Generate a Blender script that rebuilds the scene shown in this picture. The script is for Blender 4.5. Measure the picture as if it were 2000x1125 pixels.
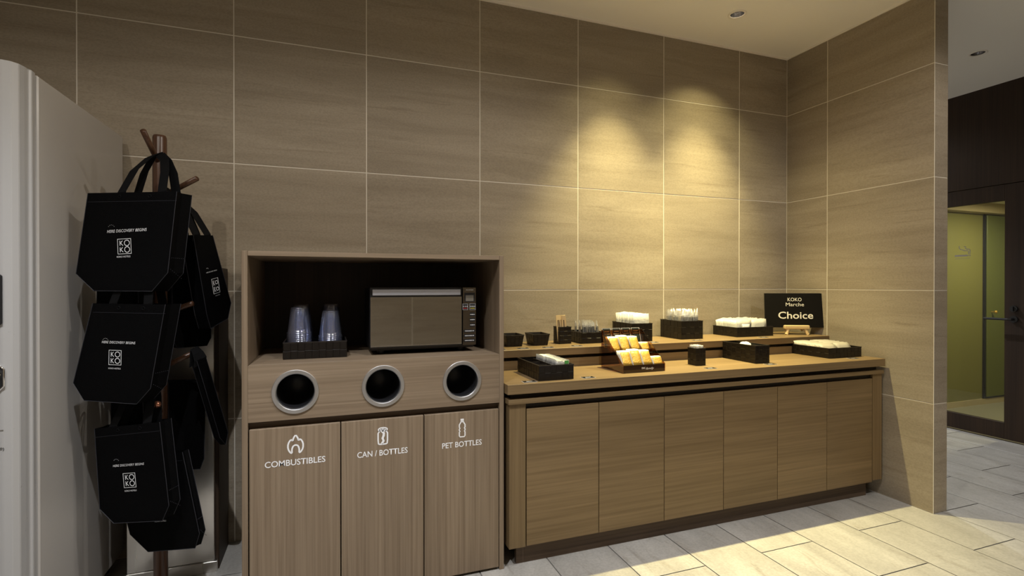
import bpy, bmesh, math, random
from mathutils import Vector, Matrix
random.seed(7)
R = math.radians
scene = bpy.context.scene
for o in list(bpy.data.objects):
    bpy.data.objects.remove(o, do_unlink=True)
C = scene.collection

# ------------------------------------------------------------------ camera, world, exposure
cam_d = bpy.data.cameras.new('camera'); cam = bpy.data.objects.new('camera', cam_d); C.objects.link(cam)
cam.location = (0, 0, 1.211); cam.rotation_euler = (R(90) - 0.0039, 0, R(-19.8))
cam_d.sensor_width = 36; cam_d.lens = 18.0; cam_d.shift_y = -0.00125; cam_d.clip_start = 0.05
scene.camera = cam
scene.view_settings.view_transform = 'Standard'; scene.view_settings.look = 'None'
scene.view_settings.gamma = 1; scene.view_settings.use_curve_mapping = False
scene.view_settings.exposure = 0.0
world = bpy.data.worlds.new('world'); scene.world = world; world.use_nodes = True
world.node_tree.nodes['Background'].inputs[0].default_value = (0.5, 0.5, 0.55, 1)
world.node_tree.nodes['Background'].inputs[1].default_value = 0.02
try:
    scene.cycles.transparent_max_bounces = 48
except Exception:
    pass

# downlights in the ceiling: x, y, colour, beam (watts, degrees, blend), spill (watts, degrees, blend), label
WARM = (1.0, 0.86, 0.41); COOL = (0.93, 0.96, 1.0); NEUT = (1.0, 0.93, 0.83)
CEIL = 2.78
DOWNLIGHTS = [
    (1.60, 2.358, WARM, (325, 66, 1.0), (20, 100, 1.0), 'recessed downlight over the gold sachet display'),
    (2.238, 2.358, WARM, (325, 66, 1.0), (52, 104, 1.0), 'recessed downlight with chrome reflector above the sign corner'),
    (0.80, 0.95, COOL, (60, 100, 0.6), (38, 165, 0.3), 'recessed downlight in front of the waste cabinet'),
    (2.60, 0.45, COOL, (80, 88, 0.9), (48, 165, 0.3), 'recessed downlight over the floor before the partition wall'),
    (-1.00, 0.45, COOL, (42, 112, 0.6), (30, 165, 0.3), 'recessed downlight in front of the vending machine'),
    (-0.35, 0.80, COOL, (135, 110, 0.6), (16, 165, 0.3), 'added fill downlight in front of the bag stand'),  # lamp and fixture added to brighten cabinet doors and steel unit, no real source
    (4.10, 3.90, COOL, (210, 124, 0.6), (14, 165, 0.3), 'recessed downlight deep in the corridor'),
    (4.149, 2.201, COOL, None, None, 'small unlit white recessed downlight in the corridor ceiling'),
]
def spot(name, loc, watts, deg, blend, col, radius=0.016):
    d = bpy.data.lights.new(name, 'SPOT'); d.energy = watts; d.color = col
    d.spot_size = R(deg); d.spot_blend = blend; d.shadow_soft_size = radius
    o = bpy.data.objects.new(name, d); o.location = loc; C.objects.link(o)
    return o
for x, y, col, beam, spill, lab in DOWNLIGHTS:
    if beam is None: continue
    spot('downlight_beam', (x, y, CEIL + 0.030), *beam, col)
    spot('downlight_spill', (x, y, CEIL + 0.004), *spill, col if col == WARM else NEUT, 0.012)

# ------------------------------------------------------------------ helpers
def new_obj(name, me, mat=None, parent=None, loc=(0, 0, 0)):
    o = bpy.data.objects.new(name, me); C.objects.link(o); o.location = loc
    if mat is not None and len(me.materials) == 0: me.materials.append(mat)
    if parent is not None: o.parent = parent
    return o
def base_of(parent):
    p = Vector((0, 0, 0))
    while parent is not None:
        p += parent.location; parent = parent.parent
    return p
def obj(name, bm, mat, parent=None, smooth=False, local=False, origin=None, bevel=0):
    """link bmesh as one object. bmesh is in world coords unless local."""
    if bevel:
        bmesh.ops.bevel(bm, geom=[e for e in bm.edges], offset=bevel, segments=1, affect='EDGES', profile=0.5)
    loc = Vector((0, 0, 0))
    if not local:
        b = base_of(parent)
        if origin is not None:
            loc = Vector(origin) - b; off = Vector(origin)
        else:
            off = b
        bmesh.ops.translate(bm, verts=bm.verts, vec=-off)
    elif origin is not None:
        loc = Vector(origin)
    bmesh.ops.recalc_face_normals(bm, faces=bm.faces)
    me = bpy.data.meshes.new(name); bm.to_mesh(me); bm.free()
    if smooth:
        for p in me.polygons: p.use_smooth = True
    return new_obj(name, me, mat, parent, loc)
def tag(o, label, cat, group=None):
    o['label'] = label; o['category'] = cat
    if group: o['group'] = group
    return o
def thing(name, label, cat, loc=(0, 0, 0), rotz=0, group=None):
    o = bpy.data.objects.new(name, None); C.objects.link(o); o.empty_display_size = 0.05
    o.location = loc; o.rotation_euler = (0, 0, rotz)
    return tag(o, label, cat, group)
def struct(o, label=None):
    o['kind'] = 'structure'
    if label: o['label'] = label
    return o
def box(bm, x0, x1, y0, y1, z0, z1):
    v = [bm.verts.new(p) for p in ((x0, y0, z0), (x1, y0, z0), (x1, y1, z0), (x0, y1, z0), (x0, y0, z1), (x1, y0, z1), (x1, y1, z1), (x0, y1, z1))]
    for f in ((3, 2, 1, 0), (4, 5, 6, 7), (0, 1, 5, 4), (1, 2, 6, 5), (2, 3, 7, 6), (3, 0, 4, 7)):
        bm.faces.new([v[i] for i in f])
    return v
def B(*a):
    bm = bmesh.new(); box(bm, *a); return bm
def boxobj(name, dims, mat, parent=None, bevel=0.0, local=False, origin=None):
    return obj(name, B(*dims), mat, parent, local=local, bevel=bevel, origin=origin)
def prism(bm, pts, axis, a, b):
    """extrude 2D polygon along axis from a to b. axis 'y': pts=(x,z); 'x': (y,z); 'z': (x,y)"""
    def mk(p, t):
        return {'y': (p[0], t, p[1]), 'x': (t, p[0], p[1]), 'z': (p[0], p[1], t)}[axis]
    A = [bm.verts.new(mk(p, a)) for p in pts]; Bv = [bm.verts.new(mk(p, b)) for p in pts]
    bm.faces.new(A); bm.faces.new(Bv[::-1])
    n = len(pts)
    for i in range(n):
        bm.faces.new((A[i], A[(i + 1) % n], Bv[(i + 1) % n], Bv[i]))
def tube(bm, path, r, n=10, cap=True):
    """round tube along a list of points, r scalar or list"""
    P = [Vector(p) for p in path]; rs = r if isinstance(r, (list, tuple)) else [r] * len(P)
    rings = []; up = None
    for i, p in enumerate(P):
        t = (P[min(i + 1, len(P) - 1)] - P[max(i - 1, 0)]).normalized()
        if up is None: up = Vector((0, 0, 1)) if abs(t.z) < 0.9 else Vector((1, 0, 0))
        a = t.cross(up).normalized(); b = a.cross(t).normalized(); up = b
        rings.append([bm.verts.new(p + rs[i] * (math.cos(2 * math.pi * k / n) * a + math.sin(2 * math.pi * k / n) * b)) for k in range(n)])
    for i in range(len(P) - 1):
        for k in range(n):
            bm.faces.new((rings[i][k], rings[i][(k + 1) % n], rings[i + 1][(k + 1) % n], rings[i + 1][k]))
    if cap:
        bm.faces.new(rings[0][::-1]); bm.faces.new(rings[-1])
def lathe(bm, prof, c=(0, 0, 0), axis='z', n=24, close=False):
    """revolve (r, h) profile round axis through c"""
    def mk(r, h, k):
        a = 2 * math.pi * k / n; u, v = r * math.cos(a), r * math.sin(a)
        q = {'z': (u, v, h), 'y': (u, h, v), 'x': (h, u, v)}[axis]
        return (c[0] + q[0], c[1] + q[1], c[2] + q[2])
    rings = []
    for r, h in prof:
        if r < 1e-6: rings.append([bm.verts.new(mk(0, h, 0))])
        else: rings.append([bm.verts.new(mk(r, h, k)) for k in range(n)])
    seq = list(zip(rings[:-1], rings[1:])) + ([(rings[-1], rings[0])] if close else [])
    for A, Bv in seq:
        for k in range(n):
            a0, a1 = A[k % len(A)], A[(k + 1) % len(A)]; b0, b1 = Bv[k % len(Bv)], Bv[(k + 1) % len(Bv)]
            f = [a0]
            for q in (a1, b1, b0):
                if q not in f: f.append(q)
            if len(f) > 2:
                try: bm.faces.new(f)
                except ValueError: pass
def ring_cell(bm, x0, x1, y0, y1, cx, cy, r, mk, n=32):
    """rectangle with a round hole, in a plane given by mk(u, v)"""
    O, I = [], []
    for k in range(n):
        a = 2 * math.pi * (k + 0.5) / n; c, s = math.cos(a), math.sin(a)
        tx = ((x1 - cx) / c if c > 0 else (x0 - cx) / c) if abs(c) > 1e-9 else 1e9
        ty = ((y1 - cy) / s if s > 0 else (y0 - cy) / s) if abs(s) > 1e-9 else 1e9
        t = min(tx, ty)
        O.append((cx + t * c, cy + t * s)); I.append((cx + r * c, cy + r * s))
    # snap nearest outer points to the corners
    for q in ((x0, y0), (x1, y0), (x1, y1), (x0, y1)):
        k = min(range(n), key=lambda i: (O[i][0] - q[0]) ** 2 + (O[i][1] - q[1]) ** 2); O[k] = q
    ov = [bm.verts.new(mk(*p)) for p in O]; iv = [bm.verts.new(mk(*p)) for p in I]
    for k in range(n):
        bm.faces.new((ov[k], ov[(k + 1) % n], iv[(k + 1) % n], iv[k]))
    return iv
def plane_with_holes(bm, xs, ys, holes, mk):
    """rect grid cut by xs, ys; a cell whose centre region holds a hole (cx, cy, r) becomes a ring"""
    for i in range(len(xs) - 1):
        for j in range(len(ys) - 1):
            x0, x1, y0, y1 = xs[i], xs[i + 1], ys[j], ys[j + 1]
            h = [q for q in holes if x0 < q[0] < x1 and y0 < q[1] < y1]
            if h: ring_cell(bm, x0, x1, y0, y1, *h[0], mk)
            else: bm.faces.new([bm.verts.new(mk(*p)) for p in ((x0, y0), (x1, y0), (x1, y1), (x0, y1))])
def stroke(bm, pts, w, closed=False, y=0.0):
    """flat ribbon along a 2D (x, z) polyline, facing -y at depth y"""
    n = len(pts); L, Rr = [], []
    for i in range(n):
        a = pts[(i - 1) % n] if (closed or i > 0) else pts[i]; b = pts[(i + 1) % n] if (closed or i < n - 1) else pts[i]
        dx, dz = b[0] - a[0], b[1] - a[1]; l = math.hypot(dx, dz) or 1
        nx, nz = -dz / l * w / 2, dx / l * w / 2
        L.append(bm.verts.new((pts[i][0] + nx, y, pts[i][1] + nz))); Rr.append(bm.verts.new((pts[i][0] - nx, y, pts[i][1] - nz)))
    for i in range(n if closed else n - 1):
        j = (i + 1) % n
        bm.faces.new((L[i], L[j], Rr[j], Rr[i]))
def text_bm(body, size, sx=1.0, shear=0.0, bold=0.0, align='CENTER', spacing=1.0):
    cu = bpy.data.curves.new('t', 'FONT'); cu.body = body; cu.size = size; cu.align_x = align; cu.align_y = 'CENTER'
    cu.shear = shear; cu.offset = bold; cu.space_character = spacing; cu.resolution_u = 3; cu.fill_mode = 'FRONT'
    o = bpy.data.objects.new('t', cu); C.objects.link(o)
    bpy.context.view_layer.update()
    me = bpy.data.meshes.new_from_object(o.evaluated_get(bpy.context.evaluated_depsgraph_get()))
    bm = bmesh.new(); bm.from_mesh(me)
    bpy.data.objects.remove(o, do_unlink=True); bpy.data.curves.remove(cu); bpy.data.meshes.remove(me)
    for v in bm.verts: v.co = Vector((v.co.x * sx, 0, v.co.y))
    return bm
def text_fit(body, width, height=None, **k):
    """text in the xz plane, centred, scaled to a width (and height)"""
    bm = text_bm(body, 1.0, **k)
    xs = [v.co.x for v in bm.verts]; zs = [v.co.z for v in bm.verts]
    cx, cz = (min(xs) + max(xs)) / 2, (min(zs) + max(zs)) / 2
    s = width / (max(xs) - min(xs)); t = s if height is None else height / (max(zs) - min(zs))
    for v in bm.verts: v.co = Vector(((v.co.x - cx) * s, 0, (v.co.z - cz) * t))
    return bm
def merge(bm, other, mat=None):
    me = bpy.data.meshes.new('m'); other.to_mesh(me); other.free()
    if mat is not None: me.transform(mat)
    bm.from_mesh(me); bpy.data.meshes.remove(me)
def shift(x, y, z): return Matrix.Translation((x, y, z))

# ------------------------------------------------------------------ materials
def mat(name, col, rough=0.5, metal=0.0, spec=0.5, **kw):
    m = bpy.data.materials.new(name); m.use_nodes = True
    b = m.node_tree.nodes['Principled BSDF']
    b.inputs['Base Color'].default_value = (*col, 1); b.inputs['Roughness'].default_value = rough
    b.inputs['Metallic'].default_value = metal; b.inputs['Specular IOR Level'].default_value = spec
    for k, v in kw.items(): b.inputs[k].default_value = v
    # faint procedural mottling so that no surface is perfectly uniform
    nt = m.node_tree; tc = nt.nodes.new('ShaderNodeTexCoord'); nz = nt.nodes.new('ShaderNodeTexNoise')
    nz.inputs['Scale'].default_value = 60; nt.links.new(tc.outputs['Object'], nz.inputs['Vector'])
    mr = nt.nodes.new('ShaderNodeMapRange'); mr.inputs['To Min'].default_value = max(0, rough - 0.012); mr.inputs['To Max'].default_value = min(1, rough + 0.012)
    nt.links.new(nz.outputs['Fac'], mr.inputs['Value']); nt.links.new(mr.outputs[0], b.inputs['Roughness'])
    return m
def ramp(nt, stops):
    r = nt.nodes.new('ShaderNodeValToRGB'); e = r.color_ramp.elements
    while len(e) < len(stops): e.new(0.5)
    for q, (p, c) in zip(e, stops): q.position = p; q.color = (*c, 1)
    return r
def coords(nt, scale, random_offset=True, rot=(0, 0, 0)):
    tc = nt.nodes.new('ShaderNodeTexCoord'); mp = nt.nodes.new('ShaderNodeMapping')
    mp.inputs['Scale'].default_value = scale; mp.inputs['Rotation'].default_value = rot
    if random_offset:
        oi = nt.nodes.new('ShaderNodeObjectInfo'); ml = nt.nodes.new('ShaderNodeMath'); ml.operation = 'MULTIPLY'; ml.inputs[1].default_value = 37.0
        nt.links.new(oi.outputs['Random'], ml.inputs[0])
        ad = nt.nodes.new('ShaderNodeVectorMath'); ad.operation = 'ADD'
        nt.links.new(tc.outputs['Object'], ad.inputs[0]); nt.links.new(ml.outputs[0], ad.inputs[1])
        nt.links.new(ad.outputs[0], mp.inputs['Vector'])
    else:
        nt.links.new(tc.outputs['Object'], mp.inputs['Vector'])
    return mp
def noise(nt, vec, scale, detail=4, rough=0.6, dist=0.0):
    n = nt.nodes.new('ShaderNodeTexNoise'); n.inputs['Scale'].default_value = scale; n.inputs['Detail'].default_value = detail
    n.inputs['Roughness'].default_value = rough; n.inputs['Distortion'].default_value = dist
    nt.links.new(vec.outputs[0], n.inputs['Vector']); return n
def mix(nt, a, b, fac, mode='MIX'):
    m = nt.nodes.new('ShaderNodeMix'); m.data_type = 'RGBA'; m.blend_type = mode
    for sock, val in ((m.inputs['Factor'], fac), (m.inputs['A'], a), (m.inputs['B'], b)):
        if hasattr(val, 'is_linked') or hasattr(val, 'links'): nt.links.new(val, sock)
        elif isinstance(val, (int, float)): sock.default_value = val
        else: sock.default_value = (*val, 1)
    return m.outputs['Result']
def stone(name, lo, hi, vein, streak=(0.55, 0.55, 5.5), rough=0.62, pit=0.5):
    m = bpy.data.materials.new(name); m.use_nodes = True; nt = m.node_tree; b = nt.nodes['Principled BSDF']
    mp = coords(nt, streak)
    n1 = noise(nt, mp, 1.6, 6, 0.62, 0.6); r1 = ramp(nt, [(0.30, lo), (0.68, hi)]); nt.links.new(n1.outputs['Fac'], r1.inputs[0])
    mp2 = coords(nt, tuple(s * f for s, f in zip(streak, (1.6, 1.6, 3.2))))
    n2 = noise(nt, mp2, 2.2, 7, 0.7, 0.9); r2 = ramp(nt, [(0.56, (0, 0, 0)), (0.74, (1, 1, 1))]); nt.links.new(n2.outputs['Fac'], r2.inputs[0])
    c = mix(nt, r1.outputs[0], vein, r2.outputs[0])
    mp3 = coords(nt, (1, 1, 1.8)); n3 = noise(nt, mp3, 95, 2, 0.5); r3 = ramp(nt, [(0.35, (0.91, 0.91, 0.91)), (0.6, (1.04, 1.04, 1.04))]); nt.links.new(n3.outputs['Fac'], r3.inputs[0])
    c = mix(nt, c, r3.outputs[0], 1.0, 'MULTIPLY')
    # short dark pitted veins
    mp4 = coords(nt, (3.2, 3.2, 26)); n4 = noise(nt, mp4, 1.3, 5, 0.75, 0.4); r4 = ramp(nt, [(0.70, (0, 0, 0)), (0.76, (pit, pit, pit))]); nt.links.new(n4.outputs['Fac'], r4.inputs[0])
    c = mix(nt, c, tuple(v * 0.42 for v in vein), r4.outputs[0])
    # tile to tile shade
    oi = nt.nodes.new('ShaderNodeObjectInfo'); mr = nt.nodes.new('ShaderNodeMapRange'); mr.inputs['To Min'].default_value = 0.93; mr.inputs['To Max'].default_value = 1.05
    nt.links.new(oi.outputs['Random'], mr.inputs['Value']); c = mix(nt, c, mr.outputs[0], 1.0, 'MULTIPLY')
    nt.links.new(c, b.inputs['Base Color']); b.inputs['Roughness'].default_value = rough; b.inputs['Specular IOR Level'].default_value = 0.25
    bp = nt.nodes.new('ShaderNodeBump'); bp.inputs['Strength'].default_value = 0.03; bp.inputs['Distance'].default_value = 0.004
    nt.links.new(n3.outputs['Fac'], bp.inputs['Height']); nt.links.new(bp.outputs[0], b.inputs['Normal'])
    return m
def wood(name, lo, hi, dark, axis='z', rough=0.42, scale=1.0):
    m = bpy.data.materials.new(name); m.use_nodes = True; nt = m.node_tree; b = nt.nodes['Principled BSDF']
    k = {'x': (0.55, 14, 14), 'y': (14, 0.55, 14), 'z': (14, 14, 0.55)}[axis]; k = tuple(q * scale for q in k)
    mp = coords(nt, k); n1 = noise(nt, mp, 1.0, 5, 0.6, 0.35)
    r1 = ramp(nt, [(0.28, lo), (0.72, hi)]); nt.links.new(n1.outputs['Fac'], r1.inputs[0])
    k2 = {'x': (1.3, 105, 105), 'y': (105, 1.3, 105), 'z': (105, 105, 1.3)}[axis]
    mp2 = coords(nt, k2); n2 = noise(nt, mp2, 1.0, 3, 0.6, 0.3); r2 = ramp(nt, [(0.40, (0, 0, 0)), (0.72, (1, 1, 1))]); nt.links.new(n2.outputs['Fac'], r2.inputs[0])
    ml = nt.nodes.new('ShaderNodeMath'); ml.operation = 'MULTIPLY'; ml.inputs[1].default_value = 0.62; nt.links.new(r2.outputs[0], ml.inputs[0])
    c = mix(nt, r1.outputs[0], dark, ml.outputs[0])
    mp3 = coords(nt, tuple(q * 0.28 for q in k)); n3 = noise(nt, mp3, 1.0, 3, 0.5, 0.8); r3 = ramp(nt, [(0.3, (0.9, 0.9, 0.9)), (0.7, (1.08, 1.08, 1.08))]); nt.links.new(n3.outputs['Fac'], r3.inputs[0])
    c = mix(nt, c, r3.outputs[0], 1.0, 'MULTIPLY')
    nt.links.new(c, b.inputs['Base Color']); b.inputs['Roughness'].default_value = rough; b.inputs['Specular IOR Level'].default_value = 0.35
    bp = nt.nodes.new('ShaderNodeBump'); bp.inputs['Strength'].default_value = 0.08; bp.inputs['Distance'].default_value = 0.001
    nt.links.new(n2.outputs['Fac'], bp.inputs['Height']); nt.links.new(bp.outputs[0], b.inputs['Normal'])
    return m
def brushed(name, col, rough, axis=(60, 60, 0.6)):
    m = bpy.data.materials.new(name); m.use_nodes = True; nt = m.node_tree; b = nt.nodes['Principled BSDF']
    b.inputs['Base Color'].default_value = (*col, 1); b.inputs['Metallic'].default_value = 1.0
    mp = coords(nt, axis); n = noise(nt, mp, 2.0, 3); mr = nt.nodes.new('ShaderNodeMapRange'); mr.inputs['To Min'].default_value = rough - 0.08; mr.inputs['To Max'].default_value = rough + 0.1
    nt.links.new(n.outputs['Fac'], mr.inputs['Value']); nt.links.new(mr.outputs[0], b.inputs['Roughness'])
    return m
def clear_film(name, tint, gloss=0.25, body=0.1, rough=0.08):
    """thin clear plastic: transparent with a glossy coat and a little haze"""
    m = bpy.data.materials.new(name); m.use_nodes = True; nt = m.node_tree; nt.nodes.clear()
    out = nt.nodes.new('ShaderNodeOutputMaterial'); tr = nt.nodes.new('ShaderNodeBsdfTransparent'); tr.inputs[0].default_value = (*tint, 1)
    gl = nt.nodes.new('ShaderNodeBsdfGlossy'); gl.inputs['Roughness'].default_value = rough; gl.inputs[0].default_value = (0.95, 0.95, 1, 1)
    df = nt.nodes.new('ShaderNodeBsdfDiffuse'); df.inputs[0].default_value = (0.8, 0.82, 0.9, 1)
    fr = nt.nodes.new('ShaderNodeLayerWeight'); fr.inputs[0].default_value = 0.35
    mr = nt.nodes.new('ShaderNodeMapRange'); mr.inputs['To Min'].default_value = gloss * 0.35; mr.inputs['To Max'].default_value = gloss * 2; nt.links.new(fr.outputs['Facing'], mr.inputs['Value'])
    m1 = nt.nodes.new('ShaderNodeMixShader'); m1.inputs[0].default_value = body; nt.links.new(tr.outputs[0], m1.inputs[1]); nt.links.new(df.outputs[0], m1.inputs[2])
    m2 = nt.nodes.new('ShaderNodeMixShader'); nt.links.new(mr.outputs[0], m2.inputs[0]); nt.links.new(m1.outputs[0], m2.inputs[1]); nt.links.new(gl.outputs[0], m2.inputs[2])
    nt.links.new(m2.outputs[0], out.inputs[0]); return m
def emitter(name, col, s):
    m = mat(name, col); b = m.node_tree.nodes['Principled BSDF']
    b.inputs['Emission Color'].default_value = (*col, 1); b.inputs['Emission Strength'].default_value = s; return m

M = {}
M['tile'] = stone('travertine wall tile', (0.275, 0.228, 0.168), (0.375, 0.318, 0.243), (0.250, 0.203, 0.147))
M['grout'] = mat('pale wall grout', (0.74, 0.69, 0.60), 0.8)
M['floor'] = stone('beige floor tile', (0.335, 0.318, 0.292), (0.490, 0.470, 0.438), (0.285, 0.258, 0.222), streak=(3.4, 0.9, 3), rough=0.34, pit=0.25)
M['floor_grout'] = mat('grey floor grout', (0.20, 0.185, 0.17), 0.85)
M['ceiling'] = mat('off white ceiling paint', (0.95, 0.915, 0.84), 0.75)
M['trim'] = mat('cream trim', (0.92, 0.87, 0.78), 0.5)
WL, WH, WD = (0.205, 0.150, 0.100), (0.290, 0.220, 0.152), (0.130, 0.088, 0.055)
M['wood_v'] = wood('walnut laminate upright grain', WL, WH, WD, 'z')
M['wood_h'] = wood('walnut laminate level grain', WL, WH, WD, 'x')
M['wood_y'] = wood('walnut laminate front to back grain', WL, WH, WD, 'y')
OL, OH, OD = (0.178, 0.119, 0.058), (0.245, 0.168, 0.086), (0.118, 0.075, 0.034)
M['oak_v'] = wood('oak laminate upright grain', OL, OH, OD, 'z')
M['oak_h'] = wood('oak laminate level grain', OL, OH, OD, 'x')
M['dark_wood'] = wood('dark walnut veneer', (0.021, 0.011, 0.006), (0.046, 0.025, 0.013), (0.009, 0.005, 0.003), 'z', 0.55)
M['kick_wood'] = wood('brown kick board', (0.085, 0.055, 0.035), (0.13, 0.088, 0.058), (0.055, 0.036, 0.022), 'x', 0.5)
M['gap'] = mat('shadow gap board', (0.020, 0.014, 0.010), 0.7)
M['black'] = mat('black plastic', (0.012, 0.012, 0.014), 0.35)
M['black_matte'] = mat('matte black metal', (0.010, 0.010, 0.010), 0.5)
M['fabric'] = mat('black nonwoven fabric', (0.0010, 0.0010, 0.0013), 0.7, spec=0.075)
def add_weave_bump(m, scale, strength):
    nt = m.node_tree; b = nt.nodes['Principled BSDF']; tc = nt.nodes.new('ShaderNodeTexCoord'); n = nt.nodes.new('ShaderNodeTexVoronoi'); n.inputs['Scale'].default_value = scale
    nt.links.new(tc.outputs['Object'], n.inputs['Vector']); bp = nt.nodes.new('ShaderNodeBump'); bp.inputs['Strength'].default_value = strength; bp.inputs['Distance'].default_value = 0.001
    nt.links.new(n.outputs['Distance'], bp.inputs['Height']); nt.links.new(bp.outputs[0], b.inputs['Normal'])
add_weave_bump(M['fabric'], 700, 0.6)
M['strap'] = mat('black webbing', (0.0025, 0.0025, 0.003), 0.75, spec=0.12)
M['seam'] = mat('dark piping', (0.014, 0.014, 0.020), 0.6)
M['white_print'] = mat('white print', (0.86, 0.86, 0.88), 0.5)
M['grey_print'] = mat('silver grey print', (0.55, 0.55, 0.58), 0.5)
M['stand_wood'] = wood('reddish brown stained wood', (0.060, 0.028, 0.016), (0.105, 0.050, 0.028), (0.030, 0.014, 0.008), 'z', 0.3)
M['vend'] = mat('white vending enamel', (0.40, 0.393, 0.390), 0.28)
M['vend_side'] = mat('white vending side panel', (0.46, 0.435, 0.41), 0.22)
M['steel'] = brushed('brushed stainless steel', (0.80, 0.78, 0.75), 0.30)
M['chrome'] = brushed('brushed chrome', (0.66, 0.66, 0.68), 0.34, (2, 2, 2))
M['polished'] = mat('polished chrome', (0.82, 0.82, 0.84), 0.12, 1.0)
M['mirror'] = mat('dark mirror glass', (0.42, 0.405, 0.38), 0.03, 1.0)
M['mirror2'] = mat('smoked mirror panel', (0.20, 0.18, 0.16), 0.12, 1.0)
M['basket'] = mat('dark brown woven strap', (0.0085, 0.0062, 0.0048), 0.36, spec=0.35)
add_weave_bump(M['basket'], 420, 0.35)
M['basket_rim'] = mat('dark brown basket rim', (0.016, 0.012, 0.010), 0.40)
M['olive'] = mat('olive green wall paint', (0.215, 0.200, 0.055), 0.5)
M['olive_door'] = mat('olive green door paint', (0.135, 0.150, 0.035), 0.45)
M['beige'] = mat('beige skirting', (0.52, 0.42, 0.26), 0.5)
M['plaster'] = mat('warm grey plaster', (0.42, 0.38, 0.33), 0.8)
M['glass'] = clear_film('door glass', (0.93, 0.95, 0.92), 0.06, 0.0, 0.01)
M['cup'] = clear_film('clear plastic cup', (0.90, 0.93, 0.99), 0.26, 0.022, 0.10)
M['wrap'] = clear_film('clear wrapper', (0.97, 0.97, 0.97), 0.34, 0.12, 0.12)
M['acrylic'] = clear_film('amber smoked acrylic', (0.62, 0.40, 0.20), 0.16, 0.0, 0.03)
M['white_packet'] = mat('white sachet paper', (0.52, 0.51, 0.49), 0.45)
M['cream_packet'] = mat('cream sachet paper', (0.42, 0.39, 0.33), 0.5)
M['tea_packet'] = mat('pale translucent sachet', (0.24, 0.235, 0.225), 0.3)
M['gold'] = mat('gold foil', (0.64, 0.39, 0.07), 0.34, 0.35)
M['gold_edge'] = mat('white sachet border', (0.85, 0.82, 0.74), 0.5)
M['kraft'] = mat('kraft paper', (0.72, 0.54, 0.28), 0.6)
def add_crinkle(m, scale, strength):
    nt = m.node_tree; b = nt.nodes['Principled BSDF']; tc = nt.nodes.new('ShaderNodeTexCoord'); n = nt.nodes.new('ShaderNodeTexNoise')
    n.inputs['Scale'].default_value = scale; n.inputs['Detail'].default_value = 3; n.inputs['Distortion'].default_value = 1.2
    nt.links.new(tc.outputs['Object'], n.inputs['Vector']); bp = nt.nodes.new('ShaderNodeBump'); bp.inputs['Strength'].default_value = strength; bp.inputs['Distance'].default_value = 0.004
    nt.links.new(n.outputs['Fac'], bp.inputs['Height']); nt.links.new(bp.outputs[0], b.inputs['Normal'])
add_crinkle(M['gold'], 70, 0.55); add_crinkle(M['white_packet'], 45, 0.5); add_crinkle(M['tea_packet'], 60, 0.5)
M['kraft_dark'] = mat('brown print', (0.10, 0.06, 0.03), 0.6)
M['dark_comb'] = mat('black comb plastic', (0.020, 0.019, 0.018), 0.3)
M['grey_razor'] = mat('grey handle plastic', (0.16, 0.155, 0.15), 0.35)
M['card'] = mat('black card', (0.012, 0.011, 0.010), 0.8, spec=0.1)
M['card_green'] = mat('dark green card', (0.020, 0.026, 0.018), 0.4)
M['board'] = mat('black sign face', (0.006, 0.005, 0.004), 0.75, spec=0.12)
M['board_edge'] = mat('board edge', (0.12, 0.10, 0.075), 0.5)
M['pale_wood'] = wood('pale beech', (0.56, 0.40, 0.20), (0.68, 0.50, 0.27), (0.46, 0.32, 0.15), 'x', 0.5)
M['cotton'] = mat('white cotton', (0.85, 0.83, 0.78), 0.7)
M['lens'] = emitter('lamp lens', (1.0, 0.85, 0.6), 9.0)
M['red'] = mat('red key', (0.35, 0.01, 0.01), 0.4); M['yellow'] = mat('yellow print', (0.55, 0.45, 0.05), 0.5)
M['green'] = mat('green print', (0.08, 0.30, 0.06), 0.5); M['blue'] = mat('blue key', (0.02, 0.03, 0.22), 0.4)
M['keyface'] = mat('pale key', (0.55, 0.52, 0.52), 0.4)
M['display'] = mat('grey display', (0.17, 0.155, 0.13), 0.25)
M['copper'] = mat('copper ball', (0.45, 0.20, 0.13), 0.25, 0.8)

# ------------------------------------------------------------------ the room shell
XL, XC, XP, XD = -4.2, 3.009, 3.115, 4.94     # left wall, partition face, partition back, corridor wall
YB, YF, YE = 2.71, -1.0, 5.2                 # back wall, wall behind the camera, corridor end
Z0 = 1.181                                   # height of a tile joint
rows = [0.0, Z0 - 0.6, Z0, Z0 + 0.6, Z0 + 1.2, CEIL]
G = 0.0048; T = 0.0016
_tiles = {}
def tile_mesh(w, h, nrm, mtl):
    """a tile w x h, thickness T, centred, facing along nrm ('-y','+y','-x','+z')"""
    key = (round(w, 4), round(h, 4), nrm, mtl.name)
    if key not in _tiles:
        bm = bmesh.new(); a, b_, c = w / 2 - G / 2, h / 2 - G / 2, T
        d = {'-y': (-a, a, -c, 0, -b_, b_), '+y': (-a, a, 0, c, -b_, b_), '-x': (-c, 0, -a, a, -b_, b_), '+z': (-a, a, -b_, b_, 0, c)}[nrm]
        box(bm, *d); bmesh.ops.bevel(bm, geom=list(bm.edges), offset=0.0008, segments=1, affect='EDGES')
        bmesh.ops.recalc_face_normals(bm, faces=bm.faces)
        me = bpy.data.meshes.new('tile'); bm.to_mesh(me); bm.free(); me.materials.append(mtl); _tiles[key] = me
    return _tiles[key]
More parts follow.
